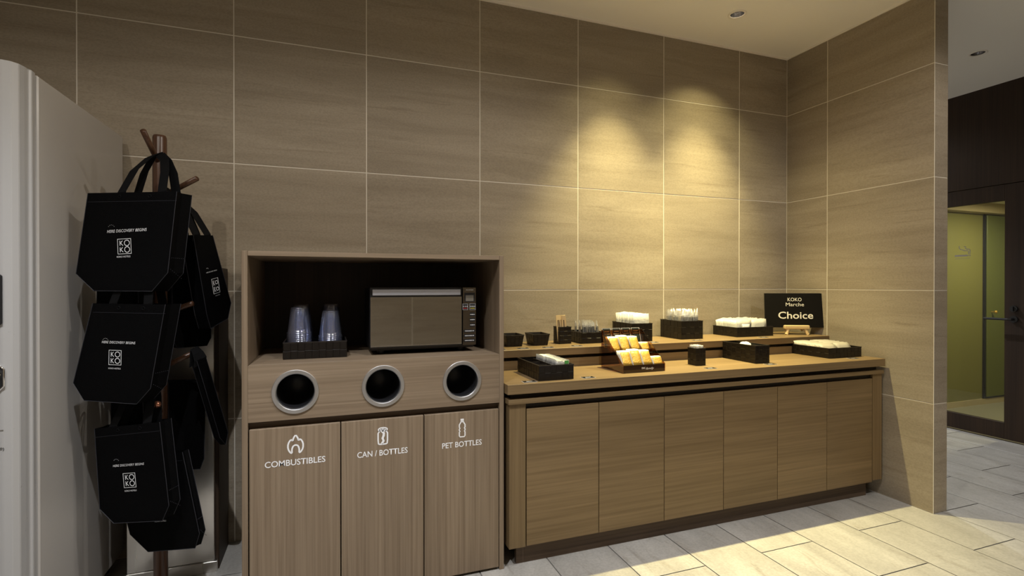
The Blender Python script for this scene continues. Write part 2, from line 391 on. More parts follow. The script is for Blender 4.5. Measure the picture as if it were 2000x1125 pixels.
def wall_tiles(parent, us, fixed, nrm, rws=rows, name='wall_tile'):
    b = base_of(parent)
    for i in range(len(us) - 1):
        for j in range(len(rws) - 1):
            w, h = us[i + 1] - us[i], rws[j + 1] - rws[j]
            if w < 0.02 or h < 0.02: continue
            uc, zc = (us[i] + us[i + 1]) / 2, (rws[j] + rws[j + 1]) / 2
            p = Vector((uc, fixed, zc)) if nrm in ('-y', '+y') else Vector((fixed, uc, zc))
            new_obj(name, tile_mesh(w, h, nrm, M['tile']), None, parent, p - b)
# floor
fl = struct(boxobj('floor', (XL - .1, XD + 2.4, YF - .1, YE + .1, -0.10, -0.004), M['floor_grout']), 'pale beige stone tile floor in running bond')
PX, PY = 0.31, 0.62
def floor_tiles():
    k0 = math.floor((XL - 1.222) / PX); k1 = math.ceil((XD - 1.222) / PX)
    for k in range(k0, k1):
        x0, x1 = 1.222 + k * PX, 1.222 + (k + 1) * PX; x0c, x1c = max(x0, XL), min(x1, XD)
        if x1c - x0c < 0.03: continue
        y0 = 1.79 if k % 2 == 0 else 1.48
        j0 = math.floor((YF - y0) / PY)
        while y0 + j0 * PY < YE:
            a, b = max(y0 + j0 * PY, YF), min(y0 + (j0 + 1) * PY, YB if x1c < XP else YE)
            if b - a > 0.03:
                me = tile_mesh(x1c - x0c, b - a, '+z', M['floor'])
                new_obj('floor_tile', me, None, fl, ((x0c + x1c) / 2, (a + b) / 2, -T))
            j0 += 1
floor_tiles()
# back wall
wb = struct(boxobj('wall_back', (XL, XP, YB, YB + 0.12, 0, CEIL), M['grout']), 'beige travertine tiled back wall')
us = [XL] + [-0.4133 + 0.6008 * k for k in range(-6, 6)] + [XC]
wall_tiles(wb, us, YB, '-y')
# partition at the right
wr = struct(boxobj('wall_right', (XC, XP, 1.787, YB, 0, CEIL), M['grout']), 'short beige tiled partition wall at the right')
wall_tiles(wr, [1.7852, 2.401, YB - 0.002], XC, '-x')
wall_tiles(wr, [XC - 0.0022, XP + 0.002], 1.787, '-y')
boxobj('corner_trim', (XC - 0.0018, XC, 1.7852, 1.7870, 0, CEIL), M['trim'], wr)
# wall behind the camera
wf = struct(boxobj('wall_front', (XL, XD, YF - 0.12, YF, 0, CEIL), M['grout']), 'beige tiled wall behind the viewer')
us = [XL] + [0.828 + 0.6 * k for k in range(-8, 7)] + [XD]
wall_tiles(wf, us, YF, '+y')
struct(boxobj('wall_left', (XL - 0.12, XL, YF, YB, 0, CEIL), M['plaster']), 'plain plaster wall at the far left')
# ceiling with round holes for the recessed lamps
HR = 0.040
bm = bmesh.new()
xs = sorted({XL, XD} | {round(d[0] + s * 0.1, 4) for d in DOWNLIGHTS for s in (-1, 1)})
ys = sorted({YF, YE} | {round(d[1] + s * 0.1, 4) for d in DOWNLIGHTS for s in (-1, 1)})
plane_with_holes(bm, xs, ys, [(d[0], d[1], HR) for d in DOWNLIGHTS], lambda u, v: (u, v, CEIL))
bmesh.ops.remove_doubles(bm, verts=bm.verts, dist=1e-5)
for f in bm.faces: f.normal_update()
bmesh.ops.recalc_face_normals(bm, faces=bm.faces)
if next(iter(bm.faces)).normal.z > 0: bmesh.ops.reverse_faces(bm, faces=bm.faces)
me = bpy.data.meshes.new('ceiling'); bm.to_mesh(me); bm.free()
ce = struct(new_obj('ceiling', me, M['ceiling']), 'smooth cream painted ceiling')
boxobj('ceiling_slab', (XL, XD, YF, YE, CEIL + 0.12, CEIL + 0.16), M['ceiling'], ce)
struct(boxobj('trim_1', (XL, XC, YB - 0.012, YB - 0.002, CEIL - 0.010, CEIL), M['trim']), 'thin cream bead between ceiling and back wall')
struct(boxobj('trim_2', (XC - 0.012, XC - 0.002, 1.787, YB - 0.012, CEIL - 0.010, CEIL), M['trim']), 'thin cream bead between ceiling and partition')
# corridor: dark panelled wall with a glazed door, smoking room behind it
DY0, DY1, DZ = 2.319, 3.18, 1.99
wc = struct(boxobj('wall_corridor', (XD, XD + 0.08, YF, DY0 - 0.004, 0, CEIL), M['dark_wood']), 'dark walnut panelled corridor wall')
boxobj('head_panel', (XD, XD + 0.08, DY0 - 0.004, DY1 + 0.004, DZ + 0.004, CEIL), M['dark_wood'], wc)
boxobj('far_panel', (XD, XD + 0.08, DY1 + 0.004, YE, 0, CEIL), M['dark_wood'], wc)
struct(boxobj('wall_corridor_end', (XP, XD, YE, YE + 0.1, 0, CEIL), M['plaster']), 'plain end wall of the corridor')
struct(boxobj('wall_corridor_side', (XP - 0.1, XP - 0.001, YB + 0.12, YE, 0, CEIL), M['plaster']), 'plain side wall deep in the corridor')
d1 = struct(thing('door_1', 'dark walnut door with a tall glass pane and black lever', 'door', (XD + 0.02, (DY0 + DY1) / 2, 0)))
del d1['category']
g0, g1, gz0, gz1 = 2.446, DY1 - 0.127, 0.138, 1.866
for nm, dm in (('stile', (XD + .006, XD + .046, DY0, g0, 0.012, DZ)), ('stile', (XD + .006, XD + .046, g1, DY1, 0.012, DZ)),
               ('rail', (XD + .006, XD + .046, g0, g1, 0.012, gz0)), ('rail', (XD + .006, XD + .046, g0, g1, gz1, DZ))):
    boxobj(nm, dm, M['dark_wood'], d1, bevel=0.001)
pane = boxobj('pane', (XD + .022, XD + .028, g0, g1, gz0, gz1), M['glass'], d1)
# lever handle
bm = bmesh.new(); lathe(bm, [(0, 0.006), (0.026, 0.006), (0.026, -0.008), (0, -0.008)], (XD, 2.385, 0.946), 'x', 20)
tube(bm, [(XD - .004, 2.385, .946), (XD - .05, 2.385, .946), (XD - .055, 2.395, .946), (XD - .055, 2.545, .946)], 0.0095, 10)
obj('lever_handle', bm, M['black_matte'], d1)
bm = bmesh.new(); lathe(bm, [(0, 0.006), (0.024, 0.006), (0.024, -0.008), (0, -0.008)], (XD, 2.385, 1.026), 'x', 20); box(bm, XD - .022, XD - .006, 2.381, 2.389, 1.010, 1.042)
obj('thumb_turn', bm, M['black_matte'], d1)
# cigarette sign printed on the glass (reads right way round from the corridor: local x runs to -y)
bm = bmesh.new()
stroke(bm, [(-0.055, 0.0), (0.036, 0.0)], 0.013); stroke(bm, [(0.040, 0.0), (0.046, 0.0)], 0.013); stroke(bm, [(0.050, 0.0), (0.056, 0.0)], 0.013)
stroke(bm, [(0.053, 0.012), (0.053, 0.046), (0.046, 0.052), (0.030, 0.052), (0.020, 0.060), (0.024, 0.072), (0.010, 0.076)], 0.006)
stroke(bm, [(0.043, 0.012), (0.043, 0.034), (0.036, 0.040), (0.014, 0.040), (0.002, 0.048), (-0.014, 0.052), (-0.024, 0.064), (-0.022, 0.082)], 0.006)
merge(bm, text_fit('SMOKING ROOM', 0.105, 0.0075), shift(0, 0, -0.024))
mtx = Matrix.Translation((XD + .0215, 2.735, 1.452)) @ Matrix.Rotation(R(-90), 4, 'Z')
bmesh.ops.transform(bm, matrix=mtx, verts=bm.verts)
obj('cigarette_sign', bm, mat('dull grey print', (0.24, 0.22, 0.20), 0.6), pane)
# smoking room
SY, SZ = 3.27, 2.02
ws = struct(boxobj('wall_smoking_room', (XD + .08, XD + 2.3, SY, SY + .08, 0, SZ), M['olive']), 'olive green wall of the smoking room')
struct(boxobj('wall_smoking_end', (XD + 2.2, XD + 2.3, 1.6, SY, 0, SZ), M['olive']), 'olive green end wall of the smoking room')
struct(boxobj('wall_smoking_near', (XD + .08, XD + 2.3, 1.52, 1.6, 0, SZ), M['olive']), 'olive green near wall of the smoking room')
struct(boxobj('ceiling_smoking_room', (XD + .08, XD + 2.3, 1.52, SY + .08, SZ, SZ + .05), M['ceiling']), 'ceiling of the smoking room')
boxobj('soffit', (XD + .08, XD + 2.2, SY - .10, SY, 1.925, SZ), M['beige'], ws)
struct(boxobj('baseboard_smoking', (XD + .08, XD + 2.2, SY - .012, SY, 0, 0.055), M['beige']), 'beige skirting board in the smoking room')
struct(boxobj('floor_smoking', (XD + .081, XD + 2.2, 1.6, SY - .012, -0.003, 0.0), mat('grey vinyl floor', (0.30, 0.28, 0.22), 0.5)), 'grey floor of the smoking room')
sd = thing('service_door', 'olive green metal service door with a brass knob inside the smoking room', 'door', (6.55, SY, 0.06))
boxobj('frame', (6.25, 6.85, SY - .012, SY - .001, 0.058, 1.95), M['black_matte'], sd)
boxobj('leaf', (6.278, 6.83, SY - .026, SY - .012, 0.075, 1.915), M['olive_door'], sd, bevel=0.003)
bm = bmesh.new(); lathe(bm, [(0.006, 0.0), (0.006, -0.02), (0.016, -0.028), (0.016, -0.042), (0, -0.046)], (6.35, SY - .026, 0.935), 'y', 14)
obj('knob', bm, M['gold'], sd, smooth=True)
lamp = thing('ceiling_lamp', 'round flush ceiling lamp of the smoking room', 'lamp', (5.9, 2.5, SZ))
bm = bmesh.new(); lathe(bm, [(0, 0), (0.11, 0), (0.11, -0.02), (0, -0.02)], (5.9, 2.5, SZ), 'z', 24); obj('lamp_body', bm, M['trim'], lamp)
bm = bmesh.new(); lathe(bm, [(0, -0.0205), (0.095, -0.0205)], (5.9, 2.5, SZ), 'z', 24); obj('diffuser', bm, emitter('smoking room lamp', (1.0, 0.90, 0.55), 230.0), lamp)

# downlight fixtures
for x, y, col, beam, spill, lab in DOWNLIGHTS:
    t = thing('downlight', lab, 'ceiling light', (x, y, CEIL))
    bm = bmesh.new(); lathe(bm, [(HR - .002, .001), (HR + .012, .001), (HR + .012, -.002), (HR + .006, -.004), (HR - .002, -.003)], (x, y, CEIL), 'z', 32, close=True); obj('trim_ring', bm, M['trim'], t, smooth=True)
    bm = bmesh.new(); lathe(bm, [(HR - .001, 0.0), (HR * .97, .025), (HR * .80, .06), (HR * .5, .085), (0, .09)], (x, y, CEIL), 'z', 20); obj('reflector', bm, M['polished'], t)
    bm = bmesh.new(); lathe(bm, [(0, .070), (0.014, .074), (0.016, .084)], (x, y, CEIL), 'z', 16); obj('lens', bm, M['lens'] if beam else M['grey_print'], t, smooth=True)

# ------------------------------------------------------------------ waste cabinet
CX0, CX1, CY, CH = -0.292, 0.705, 2.06, 1.334
wcab = thing('waste_cabinet', 'walnut waste sorting cabinet with open microwave niche and three round chutes', 'cabinet', ((CX0 + CX1) / 2, 2.38, 0))
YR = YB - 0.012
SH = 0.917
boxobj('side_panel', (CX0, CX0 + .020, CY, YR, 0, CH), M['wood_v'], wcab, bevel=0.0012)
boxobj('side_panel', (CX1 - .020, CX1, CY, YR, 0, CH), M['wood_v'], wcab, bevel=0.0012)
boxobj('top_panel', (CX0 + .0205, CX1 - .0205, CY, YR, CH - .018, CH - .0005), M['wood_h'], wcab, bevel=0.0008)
boxobj('back_panel', (CX0 + .0205, CX1 - .0205, 2.60, 2.612, 0.05, CH - .019), M['dark_wood'], wcab)  # darker wood than the sides: niche shade put into its colour
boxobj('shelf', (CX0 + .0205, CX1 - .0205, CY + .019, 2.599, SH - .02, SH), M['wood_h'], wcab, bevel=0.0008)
HOLES = [(-0.113, 0.814, 0.070), (0.205, 0.814, 0.070), (0.523, 0.814, 0.070)]
bm = bmesh.new()
plane_with_holes(bm, [CX0 + .0205, 0.046, 0.364, CX1 - .0205], [0.711, SH - .0005], HOLES, lambda u, v: (u, CY + .001, v))
box(bm, CX0 + .0205, CX1 - .0205, CY + .001, CY + .0185, SH - .0006, SH - .0004); box(bm, CX0 + .0205, CX1 - .0205, CY + .001, CY + .019, 0.711, 0.7113)
obj('chute_fascia', bm, M['wood_h'], wcab)
for hx, hz, hr in HOLES:
    bm = bmesh.new(); lathe(bm, [(.068, .012), (.0815, .001), (.0815, -.004), (.0800, -.0055), (.0685, -.0055), (.0655, -.002), (.0655, .02)], (hx, CY, hz), 'y', 64)
    rg = obj('chute_ring', bm, M['chrome'], wcab)
    bm = bmesh.new(); lathe(bm, [(.0665, .002), (.0665, .20), (0, .20)], (hx, CY, hz), 'y', 32); obj('chute_tube', bm, M['black'], rg, smooth=True)
boxobj('recess_board', (CX0 + .0205, CX1 - .0205, CY + .030, CY + .042, 0.60, 0.71), M['kick_wood'], wcab)
boxobj('plinth', (CX0 + .0205, CX1 - .0205, CY + .04, CY + .055, 0.0, 0.02), M['gap'], wcab)
ICON_Z = 0.618
def rib(pts, w, closed=False):
    bm = bmesh.new(); stroke(bm, pts, w, closed); return bm
def smooth_closed(pts, it=2):
    for _ in range(it):
        q = []
        for i in range(len(pts)):
            a, b = pts[i], pts[(i + 1) % len(pts)]
            q += [(a[0] * .75 + b[0] * .25, a[1] * .75 + b[1] * .25), (a[0] * .25 + b[0] * .75, a[1] * .25 + b[1] * .75)]
        pts = q
    return pts
DOORS = [(-0.268, 0.0445, 'COMBUSTIBLES', 0.208, -0.113), (0.0485, 0.363, 'CAN / BOTTLES', 0.193, 0.203), (0.367, 0.682, 'PET BOTTLES', 0.168, 0.523)]
for i, (x0, x1, txt, w, tx) in enumerate(DOORS):
    d = boxobj('door', (x0, x1, CY + .002, CY + .020, 0.012, 0.684), M['wood_v'], wcab, bevel=0.0012, origin=((x0 + x1) / 2, CY + .011, 0.35))
    y = CY + .0012
    bm = text_fit(txt, w, 0.023, bold=0.012); bmesh.ops.translate(bm, verts=bm.verts, vec=(tx, y, 0.552)); obj('lettering', bm, M['white_print'], d)
    if i == 0:
        p = smooth_closed([(0, .036), (.008, .022), (.010, .012), (.016, .020), (.026, .004), (.026, -.016), (.018, -.030), (.012, -.033), (.013, -.020), (.009, -.006), (0, -.002), (-.009, -.006), (-.013, -.020), (-.012, -.033), (-.018, -.030), (-.026, -.016), (-.026, .004), (-.016, .020), (-.010, .012), (-.008, .022)], 1)
        bm = rib(p, .0058, True)
    elif i == 1:
        bm = rib(smooth_closed([(-.018, .024), (.018, .024), (.018, -.030), (.012, -.033), (-.012, -.033), (-.018, -.030)], 1), .0055, True)
        ell = [(.017 * math.cos(a), .025 + .007 * math.sin(a)) for a in [k * math.pi / 10 for k in range(20)]]; stroke(bm, ell, .0045, True)
        ell = [(.006 * math.cos(a), .025 + .0025 * math.sin(a)) for a in [k * math.pi / 6 for k in range(12)]]; stroke(bm, ell, .002, True)
        stroke(bm, [(-.003, .018), (.004, .010), (.003, 0), (-.001, -.010), (.003, -.020), (-.004, -.031)], .009)
    else:
        half = [(.006, .026), (.007, .022), (.012, .014), (.012, .003), (.009, 0), (.012, -.003), (.012, -.010), (.009, -.013), (.012, -.016), (.012, -.032), (.009, -.036)]
        bm = rib(half + [(-a, b) for a, b in half[::-1]], .0050, True); stroke(bm, [(-.007, .034), (.007, .034)], .009)
    bmesh.ops.translate(bm, verts=bm.verts, vec=(tx, y, ICON_Z)); obj('icon', bm, M['white_print'], d)

# ------------------------------------------------------------------ amenity counter
cb = thing('counter_base', 'long oak base cabinet with six flush doors below the worktop', 'cabinet', (1.85, 2.38, 0))
DYF = 2.04
boxobj('kick_board', (0.768, 2.914, 2.08, 2.10, 0.0, 0.095), M['kick_wood'], cb)
boxobj('carcass', (0.735, 2.975, 2.064, 2.69, 0.10, 0.70), M['gap'], cb)
boxobj('stile', (0.722, 0.797, DYF, 2.063, 0.088, 0.7035), M['oak_v'], cb, bevel=0.001)
boxobj('stile', (2.913, 2.986, DYF, 2.063, 0.098, 0.7035), M['oak_v'], cb, bevel=0.001)
boxobj('end_panel', (0.722, 0.7345, 2.0635, 2.69, 0.088, 0.7035), M['oak_v'], cb)
boxobj('end_panel', (2.9755, 2.986, 2.0635, 2.69, 0.098, 0.7035), M['oak_v'], cb)
ds = [0.800 + 0.3517 * k for k in range(7)]
for k in range(6):
    x0, x1 = ds[k] + .0018, ds[k + 1] - .0018
    boxobj('door', (x0, x1, DYF, 2.062, 0.090, 0.679), M['oak_h'], cb, bevel=0.001, origin=((x0 + x1) / 2, DYF, 0.4))
boxobj('finger_groove', (0.798, 2.912, 2.055, 2.0635, 0.680, 0.7035), M['gap'], cb)
boxobj('top_lip', (0.715, 2.986, 2.028, 2.69, 0.704, 0.7245), M['oak_h'], cb, bevel=0.001)
boxobj('shadow_gap', (0.735, 2.965, 2.058, 2.69, 0.7245, 0.7475), M['gap'], cb)
WT = 0.790
wt = boxobj('worktop', (0.709, 2.988, 2.022, 2.698, 0.748, WT), M['oak_h'], bevel=0.0012, origin=(1.85, 2.36, 0.748))
tag(wt, 'thick oak worktop along the tiled wall carrying the amenity baskets', 'worktop')
TT = 0.889
ts = thing('tier_shelf', 'raised oak shelf step at the back of the worktop', 'shelf', (1.85, 2.54, WT))
boxobj('riser', (0.712, 2.984, 2.378, 2.395, WT, 0.834), M['oak_h'], ts)
boxobj('shadow_gap', (0.712, 2.984, 2.398, 2.41, 0.834, 0.852), M['gap'], ts)
boxobj('shelf_board', (0.710, 2.986, 2.366, 2.698, 0.852, TT), M['oak_h'], ts, bevel=0.0012)

# ------------------------------------------------------------------ woven baskets
def weave_side(bm, a, b, c, d, nu, nv, proud, phase=0):
    """pillow cells on quad a(bl) b(br) c(tr) d(tl), bulging outward"""
    a, b, c, d = map(Vector, (a, b, c, d)); nrm = (b - a).cross(d - a).normalized()
    def P(u, v): return a * (1 - u) * (1 - v) + b * u * (1 - v) + c * u * v + d * (1 - u) * v
    for i in range(nu):
        for j in range(nv):
            u0, u1, v0, v1 = i / nu, (i + 1) / nu, j / nv, (j + 1) / nv
            up = (i + j + phase) % 2
            q = [bm.verts.new(P(*t)) for t in ((u0, v0), (u1, v0), (u1, v1), (u0, v1))]
            eu, ev = (u1 - u0) * (0.10 if up else 0.05), (v1 - v0) * (0.05 if up else 0.12)
            h = proud * (1.0 if up else 0.55)
            r = [bm.verts.new(P(*t) + nrm * h) for t in ((u0 + eu, v0 + ev), (u1 - eu, v0 + ev), (u1 - eu, v1 - ev), (u0 + eu, v1 - ev))]
            bm.faces.new(r)
            for k in range(4): bm.faces.new((q[k], q[(k + 1) % 4], r[(k + 1) % 4], r[k]))
def basket(label, x0, x1, y0, y1, z, h, nx, ny, nz, taper=0.0, rotz=0.0, cat='basket', name='woven_basket'):
    cx, cy = (x0 + x1) / 2, (y0 + y1) / 2; w, d = (x1 - x0) / 2, (y1 - y0) / 2; p = 0.0016
    t = thing(name, label, cat, (cx, cy, z + .0005), rotz, 'black woven baskets')
    w -= p; d -= p; W, D = w + taper, d + taper
    bm = bmesh.new()
    lo = [(-w, -d, 0), (w, -d, 0), (w, d, 0), (-w, d, 0)]; hi = [(-W, -D, h), (W, -D, h), (W, D, h), (-W, D, h)]
    for k in range(4):
        j = (k + 1) % 4; weave_side(bm, lo[k], lo[j], hi[j], hi[k], nx if k % 2 == 0 else ny, nz, p, k)
    e = 0.004
    li = [bm.verts.new((sx * (w - e), sy * (d - e), 0.003)) for sx, sy in ((-1, -1), (1, -1), (1, 1), (-1, 1))]
    hi2 = [bm.verts.new((sx * (W - e), sy * (D - e), h)) for sx, sy in ((-1, -1), (1, -1), (1, 1), (-1, 1))]
    bm.faces.new(li)
    for k in range(4): bm.faces.new((li[(k + 1) % 4], li[k], hi2[k], hi2[(k + 1) % 4]))
    bm.faces.new([bm.verts.new(q) for q in lo[::-1]])
    me = bpy.data.meshes.new('woven_body'); bm.to_mesh(me); bm.free()
    wv = new_obj('woven_body', me, M['basket'], t); wv['kind'] = 'stuff'
    bm = bmesh.new()
    ro = [bm.verts.new((sx * (W + .0012), sy * (D + .0012), h - .004)) for sx, sy in ((-1, -1), (1, -1), (1, 1), (-1, 1))]
    rt = [bm.verts.new((sx * (W + .0012), sy * (D + .0012), h + .001)) for sx, sy in ((-1, -1), (1, -1), (1, 1), (-1, 1))]
    ri = [bm.verts.new((sx * (W - e), sy * (D - e), h + .001)) for sx, sy in ((-1, -1), (1, -1), (1, 1), (-1, 1))]
    rb = [bm.verts.new((sx * (W - e), sy * (D - e), h - .004)) for sx, sy in ((-1, -1), (1, -1), (1, 1), (-1, 1))]
    for k in range(4):
        j = (k + 1) % 4
        bm.faces.new((ro[k], ro[j], rt[j], rt[k])); bm.faces.new((rt[k], rt[j], ri[j], ri[k])); bm.faces.new((ri[k], ri[j], rb[j], rb[k]))
    obj('rim', bm, M['basket_rim'], t, local=True)
    return t
_meshes = {}
def sachet_mesh(key, w, h, th, mtl, inset=0.12, jag=0.0):
    """pillow packet standing on its lower edge, in the xz plane"""
    if key in _meshes: return _meshes[key]
    bm = bmesh.new(); nu, nv = 4, 4; F, K = {}, {}
    rnd = random.Random(hash(key) & 0xffff if False else len(_meshes))
    for i in range(nu + 1):
        for j in range(nv + 1):
            u, v = i / nu, j / nv; e = math.sin(math.pi * u) * math.sin(math.pi * min(1, v * 1.0))
            b = th * (0.10 + 0.9 * e ** 0.6 if e > 1e-6 else 0.10)
            wv = rnd.uniform(-1, 1) * th * 0.25
            x, z = (u - .5) * w, v * h + (rnd.uniform(-jag, jag) if j == nv else 0)
            F[i, j] = bm.verts.new((x, -b / 2 + wv, z)); K[i, j] = bm.verts.new((x, b / 2 + wv, z))
    for i in range(nu):
        for j in range(nv):
            bm.faces.new((F[i, j], F[i + 1, j], F[i + 1, j + 1], F[i, j + 1])); bm.faces.new((K[i, j], K[i, j + 1], K[i + 1, j + 1], K[i + 1, j]))
    for i in range(nu):
        bm.faces.new((F[i, 0], K[i, 0], K[i + 1, 0], F[i + 1, 0])); bm.faces.new((F[i, nv], F[i + 1, nv], K[i + 1, nv], K[i, nv]))
    for j in range(nv):
        bm.faces.new((F[0, j], F[0, j + 1], K[0, j + 1], K[0, j])); bm.faces.new((F[nu, j], K[nu, j], K[nu, j + 1], F[nu, j + 1]))
    bmesh.ops.recalc_face_normals(bm, faces=bm.faces)
    me = bpy.data.meshes.new(key); bm.to_mesh(me); bm.free(); me.materials.append(mtl)
    for p in me.polygons: p.use_smooth = True
    _meshes[key] = me; return me
def put(name, me, loc, rot, label, cat, group):
    o = new_obj(name, me, None, None, loc); o.rotation_euler = rot
    return tag(o, label, cat, group)
rn = random.uniform
# upper step, left to right
basket('small tapered woven basket at the left end of the raised step, nearest the waste cabinet', 0.872, 0.956, 2.497, 2.600, TT, 0.060, 4, 4, 3, 0.009)
basket('small tapered woven basket between the stir stick holder and the leftmost one', 1.022, 1.102, 2.497, 2.600, TT, 0.060, 4, 4, 3, 0.009)
def small_pods(cx, cy, lab):
    for k in range(3):
        bm = bmesh.new(); lathe(bm, [(0, 0), (.013, 0), (.017, .018), (.019, .019), (.019, .021), (0, .022)], (0, 0, 0), 'z', 14)
        o = obj('creamer_pod', bm, M['black'] if k else M['tea_packet'], None, smooth=False, local=True)
        o.location = (cx + (k - 1) * .024, cy + (-.025 if k % 2 else .02), TT + .006); tag(o, lab, 'creamer', lab)
small_pods(0.914, 2.548, 'small creamer pod lying in the leftmost tapered basket'); small_pods(1.062, 2.548, 'small creamer pod lying in the tapered basket second from the left')
# stick holder
basket('square upright woven holder with paper wrapped stir sticks', 1.178, 1.252, 2.520, 2.594, TT, 0.092, 3, 3, 4, 0.0, R(4), name='woven_holder')
bm = bmesh.new(); box(bm, -.0095, .0095, -.0012, .0012, 0, .150); me_stick = bpy.data.meshes.new('stick'); bm.to_mesh(me_stick); bm.free(); me_stick.materials.append(M['kraft'])
for k in range(7):
    p = put('stir_stick', me_stick, (1.190 + k * .008 + rn(-.002, .002), 2.555 + rn(-.02, .02), TT + .006), (rn(-.08, .10), R(-3) - k * .004 + rn(-.05, .02), rn(-.3, .3)), 'stir stick in a tan paper sleeve standing in the square woven holder', 'stir stick', 'stir sticks in the holder')
    bm = bmesh.new(); box(bm, -.0022, .0022, -.0018, -.0013, .03 + .01 * (k % 3), .125); obj('brown_print', bm, M['kraft_dark'], p, local=True)
# basket of combs in wrappers
basket('low woven basket of dark combs in clear wrappers on the step', 1.300, 1.446, 2.488, 2.672, TT, 0.060, 5, 6, 2)
def wrapped(name, core, shp, mw, h, x, y, z, rot, label, cat, group, hw):
    e = thing(name, label, cat, (x, y, z), 0, group); e.rotation_euler = rot
    new_obj(core, shp, None, e)
    new_obj('wrapper', mw, None, e)
    return e
bm = bmesh.new(); box(bm, -.011, .011, -.002, .002, 0, .082); me_comb = bpy.data.meshes.new('comb'); bm.to_mesh(me_comb); bm.free(); me_comb.materials.append(M['dark_comb'])
bm = bmesh.new(); box(bm, -.008, .008, -.0022, .0022, 0, .086); me_comb2 = bpy.data.meshes.new('comb'); bm.to_mesh(me_comb2); bm.free(); me_comb2.materials.append(M['kraft_dark'])
wr_s = sachet_mesh('wrap_small', 0.040, 0.108, 0.010, M['wrap'], jag=0.010)
for r_ in range(2):
    for k in range(10):
        wrapped('wrapped_comb', 'comb', me_comb if (k + r_) % 3 else me_comb2, wr_s, .1, 1.318 + .012 * k + rn(-.002, .002), 2.535 + .075 * r_ + rn(-.012, .012), TT + .006, (rn(-.12, .05), rn(-.10, .10), R(70) + rn(-.5, .5)),
                '%s comb in a clear wrapper in the %s row of the low comb basket' % ('black' if (k + r_) % 3 else 'brown', ['front', 'rear'][r_]), 'comb', '%s combs %s row' % ('black' if (k + r_) % 3 else 'brown', ['front', 'rear'][r_]), .03)
# big white packets
basket('tall woven basket of large white packets behind the gold sachet display', 1.608, 1.745, 2.476, 2.690, TT, 0.102, 5, 7, 3)
me_w1 = sachet_mesh('white_large', 0.112, 0.150, 0.007, M['white_packet'], jag=0.006)
for k in range(14):
    put('white_packet', me_w1, (1.676 + rn(-.004, .004), 2.492 + k * .0135, TT + .006), (rn(-.10, -.02), rn(-.03, .03), rn(-.06, .06)), 'frontmost large white packet in the tall basket behind the gold sachets' if k == 0 else 'rearmost large white packet against the wall in the tall basket' if k == 13 else 'large white packet in the middle of the row in the tall basket', 'packet', 'large white packets')
# razors
basket('tall woven basket of grey handled razors in clear wrap', 1.950, 2.106, 2.484, 2.690, TT, 0.107, 5, 6, 3)
bm = bmesh.new(); box(bm, -.006, .006, -.003, .003, 0, .112); box(bm, -.011, .011, -.006, .004, .112, .124); me_rz = bpy.data.meshes.new('razor'); bm.to_mesh(me_rz); bm.free(); me_rz.materials.append(M['grey_razor'])
bm = bmesh.new(); box(bm, -.007, .007, -.003, .003, 0, .118); box(bm, -.010, .010, -.005, .004, .118, .130); me_rz2 = bpy.data.meshes.new('razor'); bm.to_mesh(me_rz2); bm.free(); me_rz2.materials.append(M['cream_packet'])
wr_r = sachet_mesh('wrap_razor', 0.050, 0.165, 0.016, M['wrap'], jag=0.016)
for r_ in range(3):
    for k in range(9):
        wrapped('wrapped_razor', 'razor', me_rz2 if (k * 2 + r_) % 5 == 0 else me_rz, wr_r, .1, 1.972 + .0142 * k + rn(-.002, .002), 2.527 + .060 * r_ + rn(-.006, .006), TT + .006, (rn(-.03, .05), rn(-.12, .04), R(75) + rn(-.5, .5)),
                '%s razor in a clear wrapper in the %s row of the tall razor basket' % ('cream' if (k * 2 + r_) % 5 == 0 else 'grey', ['front', 'middle', 'rear'][r_]), 'razor', '%s razors %s row' % ('cream' if (k * 2 + r_) % 5 == 0 else 'grey', ['front', 'middle', 'rear'][r_]), .03)
# wide white packets
basket('long low woven basket of white packets in front of the sign', 2.356, 2.645, 2.478, 2.690, TT, 0.058, 9, 7, 2)
me_w2 = sachet_mesh('white_wide', 0.124, 0.096, 0.007, M['white_packet'], jag=0.008)
for k in range(14):
    put('white_packet', me_w2, (2.432 + rn(-.004, .004), 2.498 + k * .0133, TT + .006), (rn(-.16, -.02), rn(-.04, .04), rn(-.08, .08)), 'white packet in the left column of the long low basket before the sign', 'packet', 'white packets left column')
for k in range(13):
    put('white_packet', me_w2, (2.558 + rn(-.004, .004), 2.506 + k * .0136, TT + .006), (rn(-.16, -.02), rn(-.04, .04), rn(-.08, .08)), 'white packet in the right column of the long low basket before the sign', 'packet', 'white packets right column')
put('grey_wipe', sachet_mesh('grey_wipe', 0.060, 0.072, 0.008, M['grey_print']), (2.435, 2.4865, TT + .006), (-.05, 0, 0), 'single grey packet at the front of the white packets', 'packet', None)
# easel and sign
ez = thing('easel', 'small pale wood easel carrying the black sign', 'easel', (2.850, 2.500, TT), R(-25))
bm = bmesh.new(); box(bm, -.078, .078, -.034, -.006, .036, .061); obj('ledge', bm, M['pale_wood'], ez, local=True, bevel=.005)
for s in (-1, 1):
    bm = bmesh.new(); tube(bm, [(s * .068, -.030, .0), (s * .064, -.027, .005), (s * .052, -.018, .040)], [.0095, .0095, .012], 10); obj('leg', bm, M['pale_wood'], ez, local=True)
    bm = bmesh.new(); tube(bm, [(s * .052, .020, .020), (s * .030, .054, .16)], .006, 8); obj('upright', bm, M['pale_wood'], ez, local=True)
bm = bmesh.new(); tube(bm, [(0, .100, .004), (0, .058, .155)], .007, 8); obj('rear_leg', bm, M['pale_wood'], ez, local=True)
bm = bmesh.new(); tube(bm, [(0, .080, .040), (0, -.008, .040)], .008, 8); obj('brace', bm, M['pale_wood'], ez, local=True)
